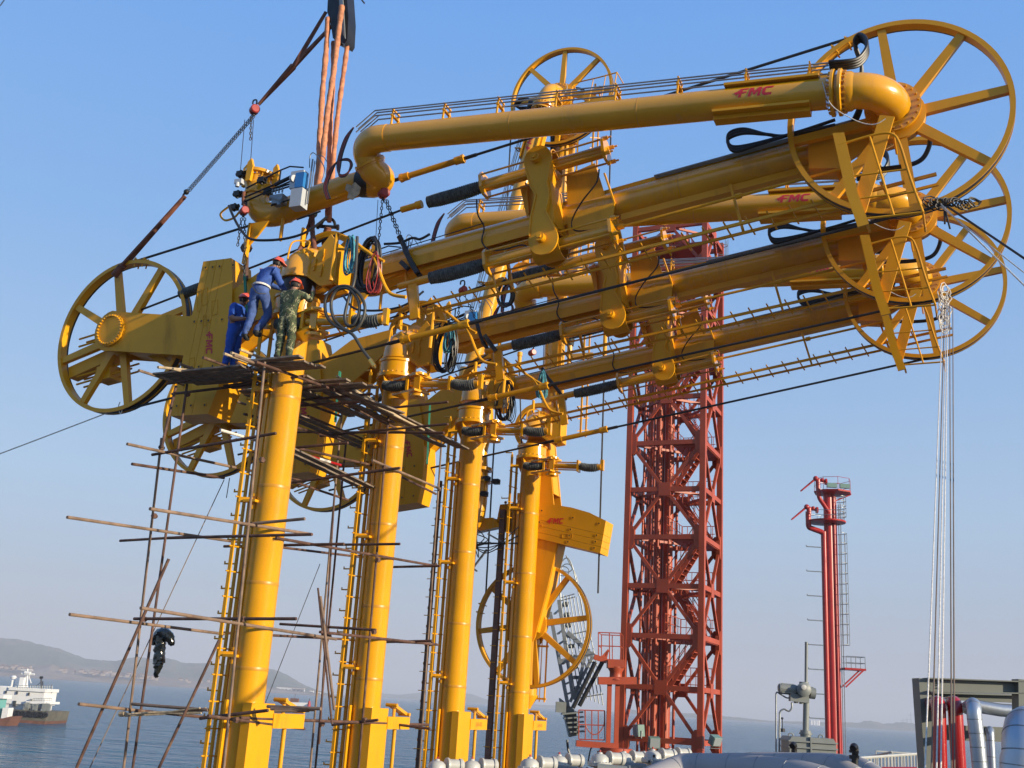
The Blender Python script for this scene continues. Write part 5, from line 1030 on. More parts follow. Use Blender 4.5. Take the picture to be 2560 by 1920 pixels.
# planks of the working platform (each a thing of its own)
zf=6.36
plabs={}
def plank(a0,o0,a1,o1,z,lb,wd=.2,mt=WOOD,th=.045,dz=0,gp='planks of the working platform'):
    p=WP(a0+rng.normal()*.07,o0+rng.normal()*.015,z+rng.normal()*.012); q=WP(a1+rng.normal()*.07,o1+rng.normal()*.02,z+dz+rng.normal()*.014); s=MB(); d=(q-p).normalized(); wd*=.93; th=.038; side=d.cross(UD).normalized(); n=6; 
    for k in range(n):
        u0,u1=k/n,(k+1)/n; s.beam(p+(q-p)*u0+UD*(rng.normal()*.004),p+(q-p)*u1+UD*(rng.normal()*.004),wd,th,side=side) if k==0 else s.beam(p+(q-p)*u0,p+(q-p)*u1,wd,th,side=side)
    return solo(s,'plank',mt,lb,'plank',gp)
# boards lie across (along the arms), on the ledgers
tx=['under the boots of the worker in camouflage','beside the camouflaged worker','farther back on the platform','in front of the nearest column']
k=0
for o in(1.15,.93,.71,.49): plank(-.35+.02*k,o,1.0+.05*k,o,zf-.03,['grey plank at the front edge of the platform under the camouflaged worker','grey plank second from the front under the camouflaged worker','grey plank third from the front, against the column','grey plank fourth from the front, against the column'][k]); k+=1
k=0
for o in(.95,.74,.53,.32,.11): plank(-2.75+.1*k,o,-.55,o,zf-.06,['front grey plank of the left platform, with ragged end','second grey plank of the left platform','third grey plank of the left platform, under the blue worker','fourth grey plank of the left platform, behind the blue worker','rear grey plank of the left platform'][k]); k+=1
k=0
for o in(-.55,-.85,-1.15): plank(-1.9,o,1.3+.1*k,o,zf+.02,['grey plank right behind the nearest column','grey plank second behind the nearest column','grey plank third behind the nearest column'][k]); k+=1
k=0
for a in(.18,.40,.62): plank(a,-1.3,a-.02,-7.2-.2*k,zf+.03+.02*k,['long plank of the walkway to the third column, left one','long plank of the walkway to the third column, middle one','long plank of the walkway to the third column, right one'][k],mt=WOOD,dz=.15,gp='walkway planks between the columns'); k+=1
k=0
for a,o0,o1,zz,dzz in((.05,-.4,-2.9,.10,.02),(-.25,-.9,-3.6,-.05,.08),(-.5,-.7,-3.3,-.02,.05),(.30,-3.0,-6.0,.16,.05),(.85,-1.0,-3.2,-.1,.1)):
    plank(a,o0,a+.05,o1,zf+zz,['short board overlapping the start of the walkway','board left of the walkway behind the nearest column','leftmost board behind the nearest column','board overlapping the middle of the walkway','loose board at the right edge of the walkway start'][k],mt=WOOD,dz=dzz,gp='walkway planks between the columns'); k+=1
k=0
for a in(-.9,-1.2): plank(a,-1.0,a,-5.2,zf-.35,['dark plank lower behind the second column, left one','dark plank lower behind the second column, right one'][k],gp='lower planks behind the columns',dz=0.05); k+=1
k=0
for a in(-.6,-.3): plank(a,-.8,a+.1,-4.4,zf-1.35,['sloping dark board under the walkway, left one','sloping dark board under the walkway, right one'][k],gp='lower planks behind the columns',dz=-.15); k+=1
for x0,y0,x1,y1,a in((640,905,905,1000,.5),(730,925,860,985,.1),(590,905,700,955,-.6),(700,985,850,1040,-.6),(770,1040,960,1120,-.8),(860,1010,1000,1075,.25),(610,1035,860,1100,-.9)): pole(pxa(x0,y0,a),pxa(x1,y1,a),.03,None)
for x0,y0,x1,y1,o in((560,965,760,940,.2),(640,985,850,960,-.8),(700,1005,930,985,-1.4),(800,1090,1120,1060,-3.4),(430,985,640,960,.1)): pole(px(x0,y0,o),px(x1,y1,o),.03,None)
# pale bamboo canes on the platform and lower left
for k,(x0,y0,x1,y1,a) in enumerate(((560,884,700,938,-.15),(600,874,745,930,-.35),(578,882,640,905,-.25),(432,922,520,945,-2.0),(395,918,470,925,-2.2),(615,880,680,905,-.45),(870,965,1010,1050,.7),(880,985,1060,1075,.75),(842,940,960,1020,.4))):
    s=MB(); p=pxa(x0,y0,a); q=pxa(x1,y1,a); s.cyl(p,q,.03,.025,n=8)
    for u in(.2,.45,.7,.92): s.cyl(p+(q-p)*u-(q-p).normalized()*.008,p+(q-p)*u+(q-p).normalized()*.008,.034,n=8)
    solo(s,'bamboo_cane',WOODL,['pale cane sticking out at the platform front left','topmost pale cane beside the climbing worker','short pale cane between the two at the platform front','pale cane across the left end of the platform','short pale cane at the extreme left of the platform','short cane by the ladder head','pale cane along the walkway edge, upper','pale cane along the walkway edge, lower','pale cane lying where the walkway begins'][k],'cane','pale canes tied to the scaffold')
s=MB()
for k in range(6): s.tube([px(302+k*6,1784+(k*7%5)*1.6,1.0+.03*k),px(380+k*5,1786-(k*3%4)*2,1.0),px(450+k*4,1776+(k*5%6)*1.8,1.0-.02*k),px(500+k*3,1770+(k*4%5)*3.2,1.0-.03*k)],.017,n=7)
s.cyl(px(300,1785,1.02),px(312,1785,1.02),.05,n=8); solo(s,'cane_bundle',WOODL,'bundle of pale split canes lashed low at the left of the scaffold','cane bundle')
s=MB()
for k in range(3): s.cyl(px(668+k*9,1766+k*6,.3+.06*k),px(802-k*14,1772+k*2,.3-.05*k),.031,n=8)
solo(s,'pole_bundle',POLEL,'bundle of weathered poles lying low behind the nearest column','pole bundle')
# ------------------------------------------------------------ crane hook, slings, hoists
hk=root('crane_hook_block',px(838,100,-.9),'black crane hook block hanging at the top edge','hook block')
s=MB(); poly=[(822,-60),(818,30),(826,55),(832,95),(862,110),(868,100),(871,45),(864,-60)]; s.prism([px(x,y,-.75) for x,y in poly],R*.35); s.build('block_body',HOOK,hk,'W')
s=MB(); s.prism([px(x,y,-.68) for x,y in((843,-60),(850,35),(857,85),(862,95),(858,20),(852,-60))],R*.05); s.build('side_plate',STEEL,hk,'W')
s=MB(); s.tube(smooth([px(848,90,-.9),px(850,60,-.9),px(862,40,-.9),px(866,70,-.9),px(858,104,-.9),px(845,100,-.9)]),.09,n=10); s.build('hook',HOOK,hk,'W')
def rope_(pts,r_,mt,name,lb,cat,n=8,k=5,gp=None):
    s=MB(); s.tube(smooth(pts,k),r_,n=n); return solo(s,name,mt,lb,cat,gp)
def lumpy(pts,r_,mt,name,lb,cat,gp=None):
    P_=smooth(pts,9); s=MB(); s.tube(P_,[r_*(1+.10*math.sin(i*1.9)+.08*math.sin(i*.7)) for i in range(len(P_))],n=10); return solo(s,name,mt,lb,cat,gp)
so_=-.75
lumpy([px(820,45,so_),px(815,130,so_),px(806,230,so_),px(800,330,so_),px(795,430,so_),px(782,530,so_)],.066,SLING,'lifting_sling','thick orange sling leftmost from the hook down to the knot','sling','orange slings from the hook')
lumpy([px(855,15,-.55),px(845,90,-.55),px(834,180,-.55),px(820,270,-.55),px(812,340,-.6),px(800,440,-.7),px(783,535,-.75)],.066,SLING,'lifting_sling','orange sling crossing in front of the others below the hook','sling','orange slings from the hook')
lumpy([px(834,105,-1.0),px(832,200,-1.0),px(826,320,-1.0),px(822,430,-1.0),px(818,550,-1.0)],.06,SLING,'lifting_sling','orange sling in the middle, hanging behind the crossing one','sling','orange slings from the hook')
lumpy([px(873,60,-.9),px(866,130,-.9),px(855,210,-.9),px(843,300,-.9),px(832,420,-.95),px(823,555,-1.0)],.058,SLING,'lifting_sling','rightmost orange sling, looped over the hook tip','sling','orange slings from the hook')
lumpy([px(781,535,-.75),px(768,575,-.6),px(755,610,-.4),px(738,650,-.2)],.045,STRAP,'choker_strap','brown strap from the knot down to the dome, left leg','strap','brown straps under the knot')
lumpy([px(780,535,-.75),px(782,590,-.5),px(790,640,-.2),px(797,672,.1)],.06,STRAP,'choker_strap','brown strap from the knot down to the yoke box, thick right leg','strap','brown straps under the knot')
s=MB(); s.sphere(px(780,533,-.75),.13,sc_=(1,1,.9)); solo(s,'sling_knot',GRNL,'dark green knot joining the slings above the dome','knot')
s=MB(); c=px(820,565,-1.0); s.tube([c+V((.16*math.cos(t/10*3.14),0,.2*math.sin(t/10*3.14))) for t in range(11)],.035,n=8); s.cyl(c+V((-.2,0,-.02)),c+V((.2,0,-.02)),.045,n=8); s.cyl(c+V((.2,0,-.02)),c+V((.26,0,-.02)),.07,n=6); s.cyl(c+V((-.26,0,-.02)),c+V((-.2,0,-.02)),.07,n=6); solo(s,'shackle',HOOK,'black shackle under the right slings','shackle')
lumpy([px(820,568,-1.0),px(815,600,-1.1),px(812,640,-1.3)],.085,STRAP,'choker_strap','short dark strap from the shackle down behind the ring','strap','brown straps under the knot')
def chain(p,q,label,gp,r_=.02):
    p=V(p);q=V(q); n=max(2,int((q-p).length/.075)); s=MB(); d=(q-p)/n; x,y,_=frame(d)
    for k in range(n):
        c=p+d*(k+.5); e=x if k%2 else y; h=d.normalized(); s.tube([c+h*(.05*math.cos(t/6*6.283))+e*(.026*math.sin(t/6*6.283)) for t in range(6)],r_*.55,n=4,closed=True)
    return solo(s,'chain',CHN,label,'chain',gp)
def hoist(x,y,o,lb,r_=.13):
    c=px(x,y,o); h=root('chain_hoist',tuple(c-UD*r_),lb,'hoist'); ax=(A*.8-R*.6).normalized()
    s=MB(); s.lathe(c-ax*.1,ax,[(.02,-.0),(r_*.9,.0),(r_,.03),(r_,.08),(r_*.82,.09),(r_*.82,.12),(r_,.13),(r_,.2),(r_*.8,.22),(.02,.22)],n=24); s.build('hoist_body',HRED,h,'W')
    s=MB(); s.tube(smooth([c+UD*r_,c+UD*(r_+.06)+A*.04,c+UD*(r_+.16)+A*.02,c+UD*(r_+.16)-A*.07,c+UD*(r_+.07)-A*.08],4),.02,n=6); s.cyl(c-UD*(r_+.05),c-UD*r_*.7,.03,n=6); s.build('hook',HOOK,h,'W')
wo=-.75
hoist(636,275,wo,'red chain hoist high at left, on the strap from the hook',.115)
s=MB()
for (x0,y0,x1,y1) in((815,30,735,165),(832,62,732,168)): s.beam(px(x0,y0,-.9),px(x1,y1,-.8),.05,.07,w2=.09,h2=.09)
s.beam(px(734,165,-.8),px(646,262,wo),.17,.08,w2=.06,h2=.05); solo(s,'lifting_strap',STRAP,'long brown strap from the hook block to the high red hoist','strap')
chain(px(632,288,wo),px(470,474,wo),'long double chain slanting from the high hoist, upper strand','chains of the high hoist'); chain(px(637,290,wo),px(474,478,wo),'long double chain slanting from the high hoist, lower strand','chains of the high hoist')
chain(px(628,290,wo),px(626,350,wo),'short loose chain end hanging under the high hoist','chains of the high hoist')
s=MB(); s.sphere(px(466,480,wo),.07); s.tube(smooth([px(466,480,wo),px(458,488,wo),px(462,498,wo)]),.025,n=6); solo(s,'hook_end',HOOK,'small black hook joining the slanting chains to the brown strap','hook')
s=MB(); s.beam(px(463,490,wo),px(305,668,wo+.1),.10,.05,w2=.16,h2=.06); s.tube([px(305,665,wo+.2)+(px(285,690,wo+.2)-px(305,665,wo+.2))*u for u in(0,.5,1)],.09,n=10); solo(s,'lifting_strap',STRAP,'brown strap from the hook to the rim of the nearest counterweight wheel','strap')
for k,(x0,y0,x1,y1) in enumerate(((612,300,600,440),(634,300,625,425))): 
    s=MB(); s.cyl(px(x0,y0,wo),px(x1,y1,0),.009,n=5); solo(s,'thin_chain',CHN,['thin chain down to the coupler head, left of two','thin chain down to the coupler head, right of two'][k],'chain','thin chains to the coupler')
hoist(959,484,-.6,'red chain hoist hanging under the elbow of the long upper pipe',.115)
chain(px(956,500,-.6),px(947,600,-.6),'chain hanging straight under the elbow hoist','chains of the elbow hoist'); chain(px(962,500,-.6),px(995,585,-.8),'slanting chain from the elbow hoist, left strand','chains of the elbow hoist'); chain(px(967,500,-.6),px(1000,585,-.8),'slanting chain from the elbow hoist, right strand','chains of the elbow hoist')
s=MB(); s.cyl(px(945,500,-.6),px(937,640,-.6),.007,n=5); solo(s,'thin_chain',CHN,'thin hand chain left of the elbow hoist','chain')
lumpy([px(998,590,-.9),px(1010,615,-.95),px(1025,650,-.95),px(1050,690,-1.0)],.06,BLK,'black_sling','black sling wrapped over the nearest boom below the elbow hoist','sling')
s=MB(); s.beam(px(1015,630,-.9),px(1045,685,-.95),.2,.10); s.beam(px(1003,655,-.9),px(1020,672,-.9),.1,.1); solo(s,'black_bag',BLK,'crumpled black bag tied on the nearest boom','bag')
rope_([px(960,610,-.9),px(1000,607,-1.0),px(1030,595,-1.05),px(1050,598,-1.05),px(1075,585,-1.1)],.03,BLK,'power_hose','black hose snaking along the top of the nearest boom','hose')
hoist(610,528,.1,'red chain hoist hanging on the coupler head, with green strap',.095)
chain(px(604,545,.1),px(594,615,.1),'chain left under the coupler hoist','chains of the coupler hoist'); chain(px(612,545,.1),px(611,690,.1),'long chain right under the coupler hoist','chains of the coupler hoist')
rope_([px(610,480,.12),px(608,500,.12),px(611,515,.1)],.04,STRAP,'choker_strap','short reddish strap above the coupler hoist','strap')
s=MB(); s.cyl(px(616,620,-.35),px(614,700,-.3),.06,n=8); s.cyl(px(614,615,-.35),px(618,625,-.35),.13,n=6); solo(s,'standing_pole',POLE,'dark vertical post between counterweight and coupler','pole')
s=MB(); s.beam(px(612,690,-.2),px(618,790,-.2),.14,.05,w2=.10,h2=.05); solo(s,'webbing_sling',GRN,'pale green sling beside the nearest counterweight','sling')
s=MB(); s.beam(px(850,930,-2.0-2),px(838,1055,-4.0),.14,.05,w2=.10,h2=.05); solo(s,'webbing_sling',GRN,'dark green sling hanging on the second counterweight','sling')
s=MB(); s.beam(px(1075,1010,-8.5),px(1068,1160,-8.5),.09,.05); solo(s,'webbing_sling',GRN,'green sling on the edge of the third counterweight','sling')
for k,(x,y,o) in enumerate(((1157,725,-5),(1330,882,-9.2))):
    hoist(x,y,o,['red chain hoist seen small between the first and second booms','red chain hoist seen small above the third boom'][k],.09)
chain(px(1150,735,-5),px(1145,800,-5),'chain under the small hoist between the booms','chains between the booms'); chain(px(1160,735,-5),px(1190,800,-5.1),'slanting chain under the small hoist between the booms','chains between the booms')
lumpy([px(1190,800,-5.3),px(1205,850,-5.3),px(1225,880,-5.3)],.05,BLK,'black_sling','black sling wrapped over the second boom','sling'); s=MB(); s.beam(px(1212,840,-5.2),px(1240,880,-5.3),.2,.10); solo(s,'black_bag',BLK,'crumpled black bag tied on the second boom','bag')
lumpy([px(1352,915,-9.8),px(1370,945,-9.8),px(1415,1000,-9.9)],.05,BLK,'black_sling','black sling wrapped over the third boom','sling')
# hoses and coils hanging at the column tops
def coil(cx,cy,o,rx,ry,n,mt,name,lb,cat,rr=.018,gp=None,tilt=0):
    c=px(cx,cy,o); sc_=22.5*(1 if o>-2 else (1-o/22)); s=MB(); k_=sc_/2700
    for j in range(n):
        a=rx*k_*(1+rng.normal()*.10); b=ry*k_*(1+rng.normal()*.06); dx=rng.normal()*.03; oo=rng.normal()*.05; ph=rng.normal()*.12+tilt
        pts=[]
        for t in range(22):
            T_=t/22*6.283; u=a*math.cos(T_); v=b*math.sin(T_); pts.append(c+A*(u*math.cos(ph)-v*math.sin(ph)*.6+dx)+UD*(u*math.sin(ph)+v*math.cos(ph)-.02*j*.2)-R*(oo+.03*math.sin(T_*2)))
        s.tube(pts,rr,n=6,closed=True,mi=0)
    return solo(s,name,mt,lb,cat,gp)
go=.9
coil(870,745,go-.3,38,50,1,HOSE,'x','x','x') if 0 else None
rope_([px(893,592,.6),px(890,660,.7),px(885,705,.8),px(872,745,.85),px(862,790,.85),px(868,812,.85),px(885,812,.85),px(897,785,.85),px(897,755,.85),px(880,728,.85),px(862,720,.85),px(840,728,.85),px(828,755,.85),px(832,790,.85),px(848,812,.85),px(872,828,.85),px(893,820,.85),px(908,795,.85),px(912,765,.85),px(898,735,.85),px(870,716,.85),px(838,720,.85),px(815,745,.85),px(815,785,.85),px(835,812,.85),px(868,828,.85),px(885,840,.85),px(905,872,.8),px(928,902,.8)],.033,HOSE,'air_hose','thick grey hose looped twice below the yoke, brass end pointing down','hose',n=10)
s=MB(); s.cyl(px(925,900,.8),px(936,916,.8),.045,n=10); s.cyl(px(936,916,.8),px(939,920,.8),.02,n=8); solo(s,'hose_fitting',BRASS,'brass fitting at the loose end of the grey hose','fitting')
hangers=[]
for i,(x0,y0,o,nm) in enumerate(((925,660,.2,'nearest'),(1115,868,-4.4,'second'),(1265,1000,-9.0,'third'))):
    k_=1-.16*i
    coil(x0,y0,o,28*k_,72*k_,11,BLK,'hose_coil','thick bundle of black hoses hanging by the %s column top'%nm,'hose coil',.018*k_+.004,'black hose coils on the arms')
    coil(x0+12*k_,y0+25*k_,o+.12,14*k_,52*k_,5,HRED if i==0 else BLK,'control_hose_coil','small %s control hoses inside the %s black bundle'%('red' if i==0 else 'dark','nearest' if i==0 else nm),'hose coil',.012)
    coil(x0-48*k_ if i==0 else x0+(5 if i==1 else 90),y0-25*k_ if i!=2 else 960,o+.15,10*k_,50*k_ if i!=1 else 34,9,BLUER,'rope_coil','blue rope coil hanging beside the %s hose bundle'%nm,'rope coil',.014)
    s=MB(); B_=lambda a,z,oo=.35:WP(a,-SP*i+oo,z)
    s.tube([B_(1.05,8.6),B_(1.1,9.38),B_(1.42,9.2)],.05,n=8); s.tube([B_(1.1,9.05),B_(1.45,8.95)],.03,n=6); s.tube(smooth([B_(1.75,8.95),B_(2.05,8.75),B_(2.35,8.1),B_(2.55,7.85),B_(2.9,7.75)],5),.04,n=8); s.tube([B_(2.0,8.78),B_(2.3,8.6)],.035,n=6)
    s.tube([B_(1.42,9.2),B_(1.75,8.95)],.04,n=6)
    o_=s.build('hose_hanger',YEL2,arms[i]) if 0 else None
    m=MB(); LL=lambda a,z,oo=.35:Lc(a,oo,z)
    m.tube([LL(1.05,8.3),LL(1.08,9.38),LL(1.45,9.2)],.05,n=8); m.tube([LL(1.1,9.02),LL(1.48,8.95)],.03,n=6); m.tube(smooth([LL(1.45,9.2),LL(1.75,8.95),LL(2.05,8.7),LL(2.35,8.1),LL(2.55,7.85),LL(2.9,7.75)],5),.038,n=8); m.tube([LL(2.0,8.78),LL(2.3,8.6)],.035,n=6); m.build('hose_hanger',YEL2,arms[i])
coil(1265,735,-5.0,18,32,3,BLK,'hose_coil','black hose loop hanging from the end elbow of the second upper pipe','hose coil',.03,'black hose coils on the arms')
# ------------------------------------------------------------ ropes
def line_(p,q,r_,mt,name,lb,cat='rope',sag=0,gp=None):
    p=V(p);q=V(q); pts=[p+(q-p)*(k/14)-UD*(sag*4*(k/14)*(1-k/14)) for k in range(15)]; s=MB(); s.tube(pts,r_,n=6); return solo(s,name,mt,lb,cat,gp)
line_(px(300,1020,-.8),px(-420,1290,0.5),.014,ROPE,'guy_rope','pale rope from the bottom of the nearest counterweight wheel to the left edge',sag=.02)
rope_([px(300,1005,-.7),px(296,1018,-.7),px(301,1035,-.7),px(306,1022,-.7)],.012,ROPE,'rope_knot','pale rope knot on the bottom of the nearest counterweight wheel','rope')
line_(px(0,15,3),px(25,-20,3),.012,WIRE,'guy_wire','dark wire cutting the top left corner')
line_(px(902,-3,0),px(911,8,0),.02,WIRE,'rod_end','short dark rod end poking in at the top edge','rod')
line_(px(560,1200,-5.3),px(222,1925,-1.5),.013,TAGR,'tag_rope','long thin rope slanting down through the black plastic bag')
line_(px(574,1195,-5.3),px(566,1245,-5.3),.012,WIRE,'rope_end','short rope end under the second counterweight wheel')
line_(px(800,1410,-9.5),px(600,1920,-6.0),.012,WIRE,'tag_rope','thin dark line falling between the first and second columns')
line_(px(1500,960,-1.0),px(1475,1380,-12),.014,WIRE,'x','x') if 0 else None
hr=px(2355,560,-.75); 
labs=['bright white hanging rope leftmost at right','grey hanging rope second from left at right','thin white hanging rope in the middle at right','white hanging rope fourth at right','dark hanging rope at the right of the bundle','rightmost dark hanging rope']
for k,(x0,x1,mt) in enumerate(((2358,2312,ROPE),(2362,2328,WIRE),(2366,2341,ROPE),(2370,2352,ROPE),(2374,2379,WIRE),(2382,2386,WIRE))):
    line_(px(x0,745+k*4,-5.0+.1*k),pxd(x1,1935,11.6),.0085,(TAGR if mt is WIRE else mt),'hanging_rope',labs[k],gp='ropes hanging from the second apex wheel')
s=MB()
for k in range(14): c=px(2362+rng.normal()*5,725+k*7,-5.0); s.tube([c+V(((.08+.05*rng.random())*math.cos(t/9*6.283),.03*math.sin(t),(.11+.08*rng.random())*math.sin(t/9*6.283))) for t in range(9)],.014,n=5,closed=True)
solo(s,'rope_tangle',ROPE,'pale knot of rope on the lower rim of the second apex wheel','rope')
s=MB()
for k in range(16): c=px(2318+k*8+rng.normal()*2,508+rng.normal()*4,-.6); s.tube([c+V(((.08+.05*rng.random())*math.cos(t/9*6.283),.03*math.sin(t),(.06+.04*rng.random())*math.sin(t/9*6.283))) for t in range(9)],.014,n=5,closed=True)
for x,y in((2362,560),(2375,572)): s.cyl(px(2360,515,-.6),px(x,y,-.6),.018,n=5)
solo(s,'rope_tangle',WIRE,'dark rope lashing on the lower rim of the nearest apex wheel','rope')
line_(px(2352,510,-.6),px(3100,1240,1.5),.014,ROPE,'guy_rope','upper white rope running to the lower right from the nearest apex wheel'); line_(px(2350,515,-.6),px(3100,1110,1.5),.011,ROPE,'guy_rope','thin pale rope between the other two ropes at the right edge'); line_(px(2362,512,-.6),px(3100,1010,1.5),.022,WIRE,'guy_rope','thick dark rope running to the right edge from the nearest apex wheel')
# black plastic bag on the rope
c=px(402,1630,-3.0); s=MB(); 
def bagshape(m,pts,rs):
    P_=smooth([px(x,y,-3.0) for x,y in pts],5); n=len(P_); R_=np.interp(np.linspace(0,1,n),np.linspace(0,1,len(rs)),rs); i0=len(m.v); m.tube(P_,[float(r) for r in R_],n=14)
    for i in range(i0,len(m.v)): m.v[i]=tuple(a+rng.normal()*.013 for a in m.v[i])
bagshape(s,[(385,1612),(392,1592),(408,1583),(422,1592),(432,1614)],[.05,.12,.15,.13,.03]); bagshape(s,[(404,1590),(400,1620),(397,1650),(395,1668),(391,1694)],[.12,.13,.14,.10,.01])
solo(s,'plastic_bag',BAGM,'crumpled black plastic bag tied on the slanting rope at lower left','bag')
# ------------------------------------------------------------ workers
def camo():
    m=bpy.data.materials.new('camouflage_cloth'); m.use_nodes=True; t=m.node_tree; b=t.nodes['Principled BSDF']; b.inputs['Roughness'].default_value=.9
    tc=t.nodes.new('ShaderNodeTexCoord'); n=t.nodes.new('ShaderNodeTexNoise'); n.inputs['Scale'].default_value=7.5; n.inputs['Detail'].default_value=2; n.inputs['Distortion'].default_value=1.2; t.links.new(tc.outputs['Object'],n.inputs['Vector'])
    r=t.nodes.new('ShaderNodeValToRGB'); r.color_ramp.interpolation='CONSTANT'; e=r.color_ramp.elements; e[0].position=0; e[0].color=(.016,.028,.016,1); e[1].position=.40; e[1].color=(.06,.08,.035,1)
    x=e.new(.50); x.color=(.035,.02,.012,1); x=e.new(.55); x.color=(.27,.27,.15,1); x=e.new(.64); x.color=(.035,.055,.025,1); t.links.new(n.outputs['Fac'],r.inputs[0]); t.links.new(r.outputs[0],b.inputs['Base Color']); return m
CAMO=camo(); SKIN=mat('skin',(.32,.15,.085),.55,var=.08); BLUE=mat('blue_cloth',(.035,.085,.30),.9,var=.25,vscale=9,bump=.6,bscale=22); BLUE2=mat('bright_blue_cloth',(.012,.07,.36),.85,var=.2,vscale=7,bump=.5,bscale=20); JEAN=mat('faded_blue_trousers',(.055,.10,.27),.9,var=.45,vscale=6,bump=.6,bscale=24)
BOOTM=mat('dark_boots',(.02,.02,.02),.7); HAIR=mat('black_hair',(.012,.01,.009),.7); HAT=mat('red_helmet',(.72,.10,.055),.28,coat=.3); GLOVE=mat('grey_glove',(.35,.34,.32),.9)
BULK={'ne':1.1,'he':1.03,'cr':1.03,'wr':1.2,'to':1.2,'an':1.3,'kn':1.28,'hi':1.2,'el':1.3,'sh':1.22}
def worker(base,face,J,mats,label,shirt_z,glove=None,seed=0):
    # J joints in metres: x = to the right in the arm direction, y = away from the viewer, z up; face = yaw of head
    r=root('person',tuple(base),label,'person','workers on the scaffold'); T_=lambda p:(A*p[0]+R*p[1]+UD*p[2])*1.09
    names=['pelvis','waist','chest','neck','head','crown','shL','elL','wrL','shR','elR','wrR','hipL','knL','anL','toL','hipR','knR','anR','toR']
    rad_={'pelvis':(.155,.125),'waist':(.15,.115),'chest':(.17,.125),'neck':(.058,.058),'head':(.082,.092),'crown':(.075,.085),'shL':(.08,.075),'elL':(.055,.055),'wrL':(.036,.034),'shR':(.08,.075),'elR':(.055,.055),'wrR':(.036,.034),'hipL':(.105,.105),'knL':(.074,.076),'anL':(.055,.06),'toL':(.04,.035),'hipR':(.105,.105),'knR':(.074,.076),'anR':(.055,.06),'toR':(.04,.035)}
    E_=[('pelvis','waist'),('waist','chest'),('chest','neck'),('neck','head'),('head','crown'),('chest','shL'),('shL','elL'),('elL','wrL'),('chest','shR'),('shR','elR'),('elR','wrR'),('pelvis','hipL'),('hipL','knL'),('knL','anL'),('anL','toL'),('pelvis','hipR'),('hipR','knR'),('knR','anR'),('anR','toR')]
    vs=[T_(J[n]) for n in names]; rs=[(rad_[n][0]*BULK.get(n[:2],1.12),rad_[n][1]*BULK.get(n[:2],1.12)) for n in names]; es=[(names.index(a),names.index(b)) for a,b in E_]
    zone=['t']*len(vs)
    for sd in('L','R'):
        w_=V(T_(J['wr'+sd])); e_=V(T_(J['el'+sd])); d=(w_-e_).normalized(); sx,sy,_=frame(d); bi=names.index('wr'+sd); palm=w_+d*.07; vs.append(palm); rs.append((.036,.018)); pi=len(vs)-1; es.append((bi,pi))
        for f,(off,l1,l2) in enumerate(((-.027,.038,.03),(-.009,.044,.034),(.009,.042,.032),(.026,.034,.026))):
            p1=palm+d*l1+sx*off; p2=p1+d*(l2*.6)-sy*(l2*.7); i=len(vs); vs+=[p1,p2]; rs+=[(.011,.011),(.009,.009)]; es+=[(pi,i),(i,i+1)]
        th=palm-d*.03+sx*.045-sy*.01; i=len(vs); vs+=[th,th+d*.035+sx*.005]; rs+=[(.013,.013),(.010,.010)]; es+=[(pi,i),(i,i+1)]
    me=bpy.data.meshes.new('body'); me.from_pydata(vs,es,[]); o=bpy.data.objects.new('body_tmp',me); sc.collection.objects.link(o)
    md=o.modifiers.new('s','SKIN'); md.use_smooth_shade=True
    for i,rr in enumerate(rs): me.skin_vertices[0].data[i].radius=rr
    me.skin_vertices[0].data[0].use_root=True; o.modifiers.new('b','SUBSURF').levels=2; o.modifiers['b'].render_levels=2
    dg=bpy.context.evaluated_depsgraph_get(); dg.update(); bm_me=bpy.data.meshes.new_from_object(o.evaluated_get(dg)); bpy.data.objects.remove(o)
    bm_me.name='body'; bo_=bpy.data.objects.new('body',bm_me); sc.collection.objects.link(bo_); bo_.parent=r; bm_me.materials.clear()
    for m in mats: bm_me.materials.append(m)      # 0 skin 1 shirt 2 trousers 3 boots 4 hand
    hands=[(T_(J['wr'+s_]),T_(J['el'+s_])) for s_ in 'LR']; an=[T_(J['anL']),T_(J['anR'])]; nk=T_(J['neck']); pel=T_(J['waist']); bare=label.find('short sleeves')>=0
    for p in bm_me.polygons:
        c=p.center; mi=1
        if c.z>nk.z+.0: mi=0
        elif c.z<pel.z+shirt_z: mi=2
        for (w_,e_) in hands:
            if (c-w_).dot((w_-e_).normalized())>-.01 and (c-w_).length<.2: mi=4
            elif bare:
                ax=(w_-e_); u=(c-e_).dot(ax)/ax.length_squared
                if -.35<u<1.1 and (c-(e_+ax*max(0,min(1,u)))).length<.08: mi=0
        for a_ in an:
            if (c-a_).length<.17 and c.z<a_.z+.04: mi=3
        p.material_index=mi
    from mathutils import noise
    nl=T_(J['neck']).z-.05; nrm=[V(v.normal) for v in bm_me.vertices]
    for v,nn in zip(bm_me.vertices,nrm):
        if v.co.z<nl and all((v.co-w_).length>.2 for w_,e_ in hands):
            c_=v.co; v.co=v.co+nn*(.022*noise.noise(V((c_.x*9,c_.y*9,c_.z*16+seed)))+.012*noise.noise(c_*28))

    hd=T_(J['head']); cr_=T_(J['crown']); up=(cr_-hd).normalized(); fw=T_((math.cos(face),math.sin(face),-.12)); fw=(fw-up*fw.dot(up)).normalized(); sd_=fw.cross(up)
    s=MB(); s.sphere(hd+fw*.093-up*.005,.018,n=6); [s.sphere(hd+sd_*(k*.084)+up*.0,.024,n=6,sc_=(.7,.7,1.2)) for k in(-1,1)]; s.build('face',SKIN,r)
    s=MB()
    for k in(-1,1): s.sphere(hd+fw*.086+sd_*(k*.03)+up*.022,.010,n=5)
    s.sphere(hd+fw*.084-up*.045,.014,n=5,sc_=(1,1,.4)); s.build('eyes_and_mouth',HAIR,r)
    s=MB(); s.sphere(hd-fw*.018+up*.01,.096,n=12); s.build('hair',HAIR,r)
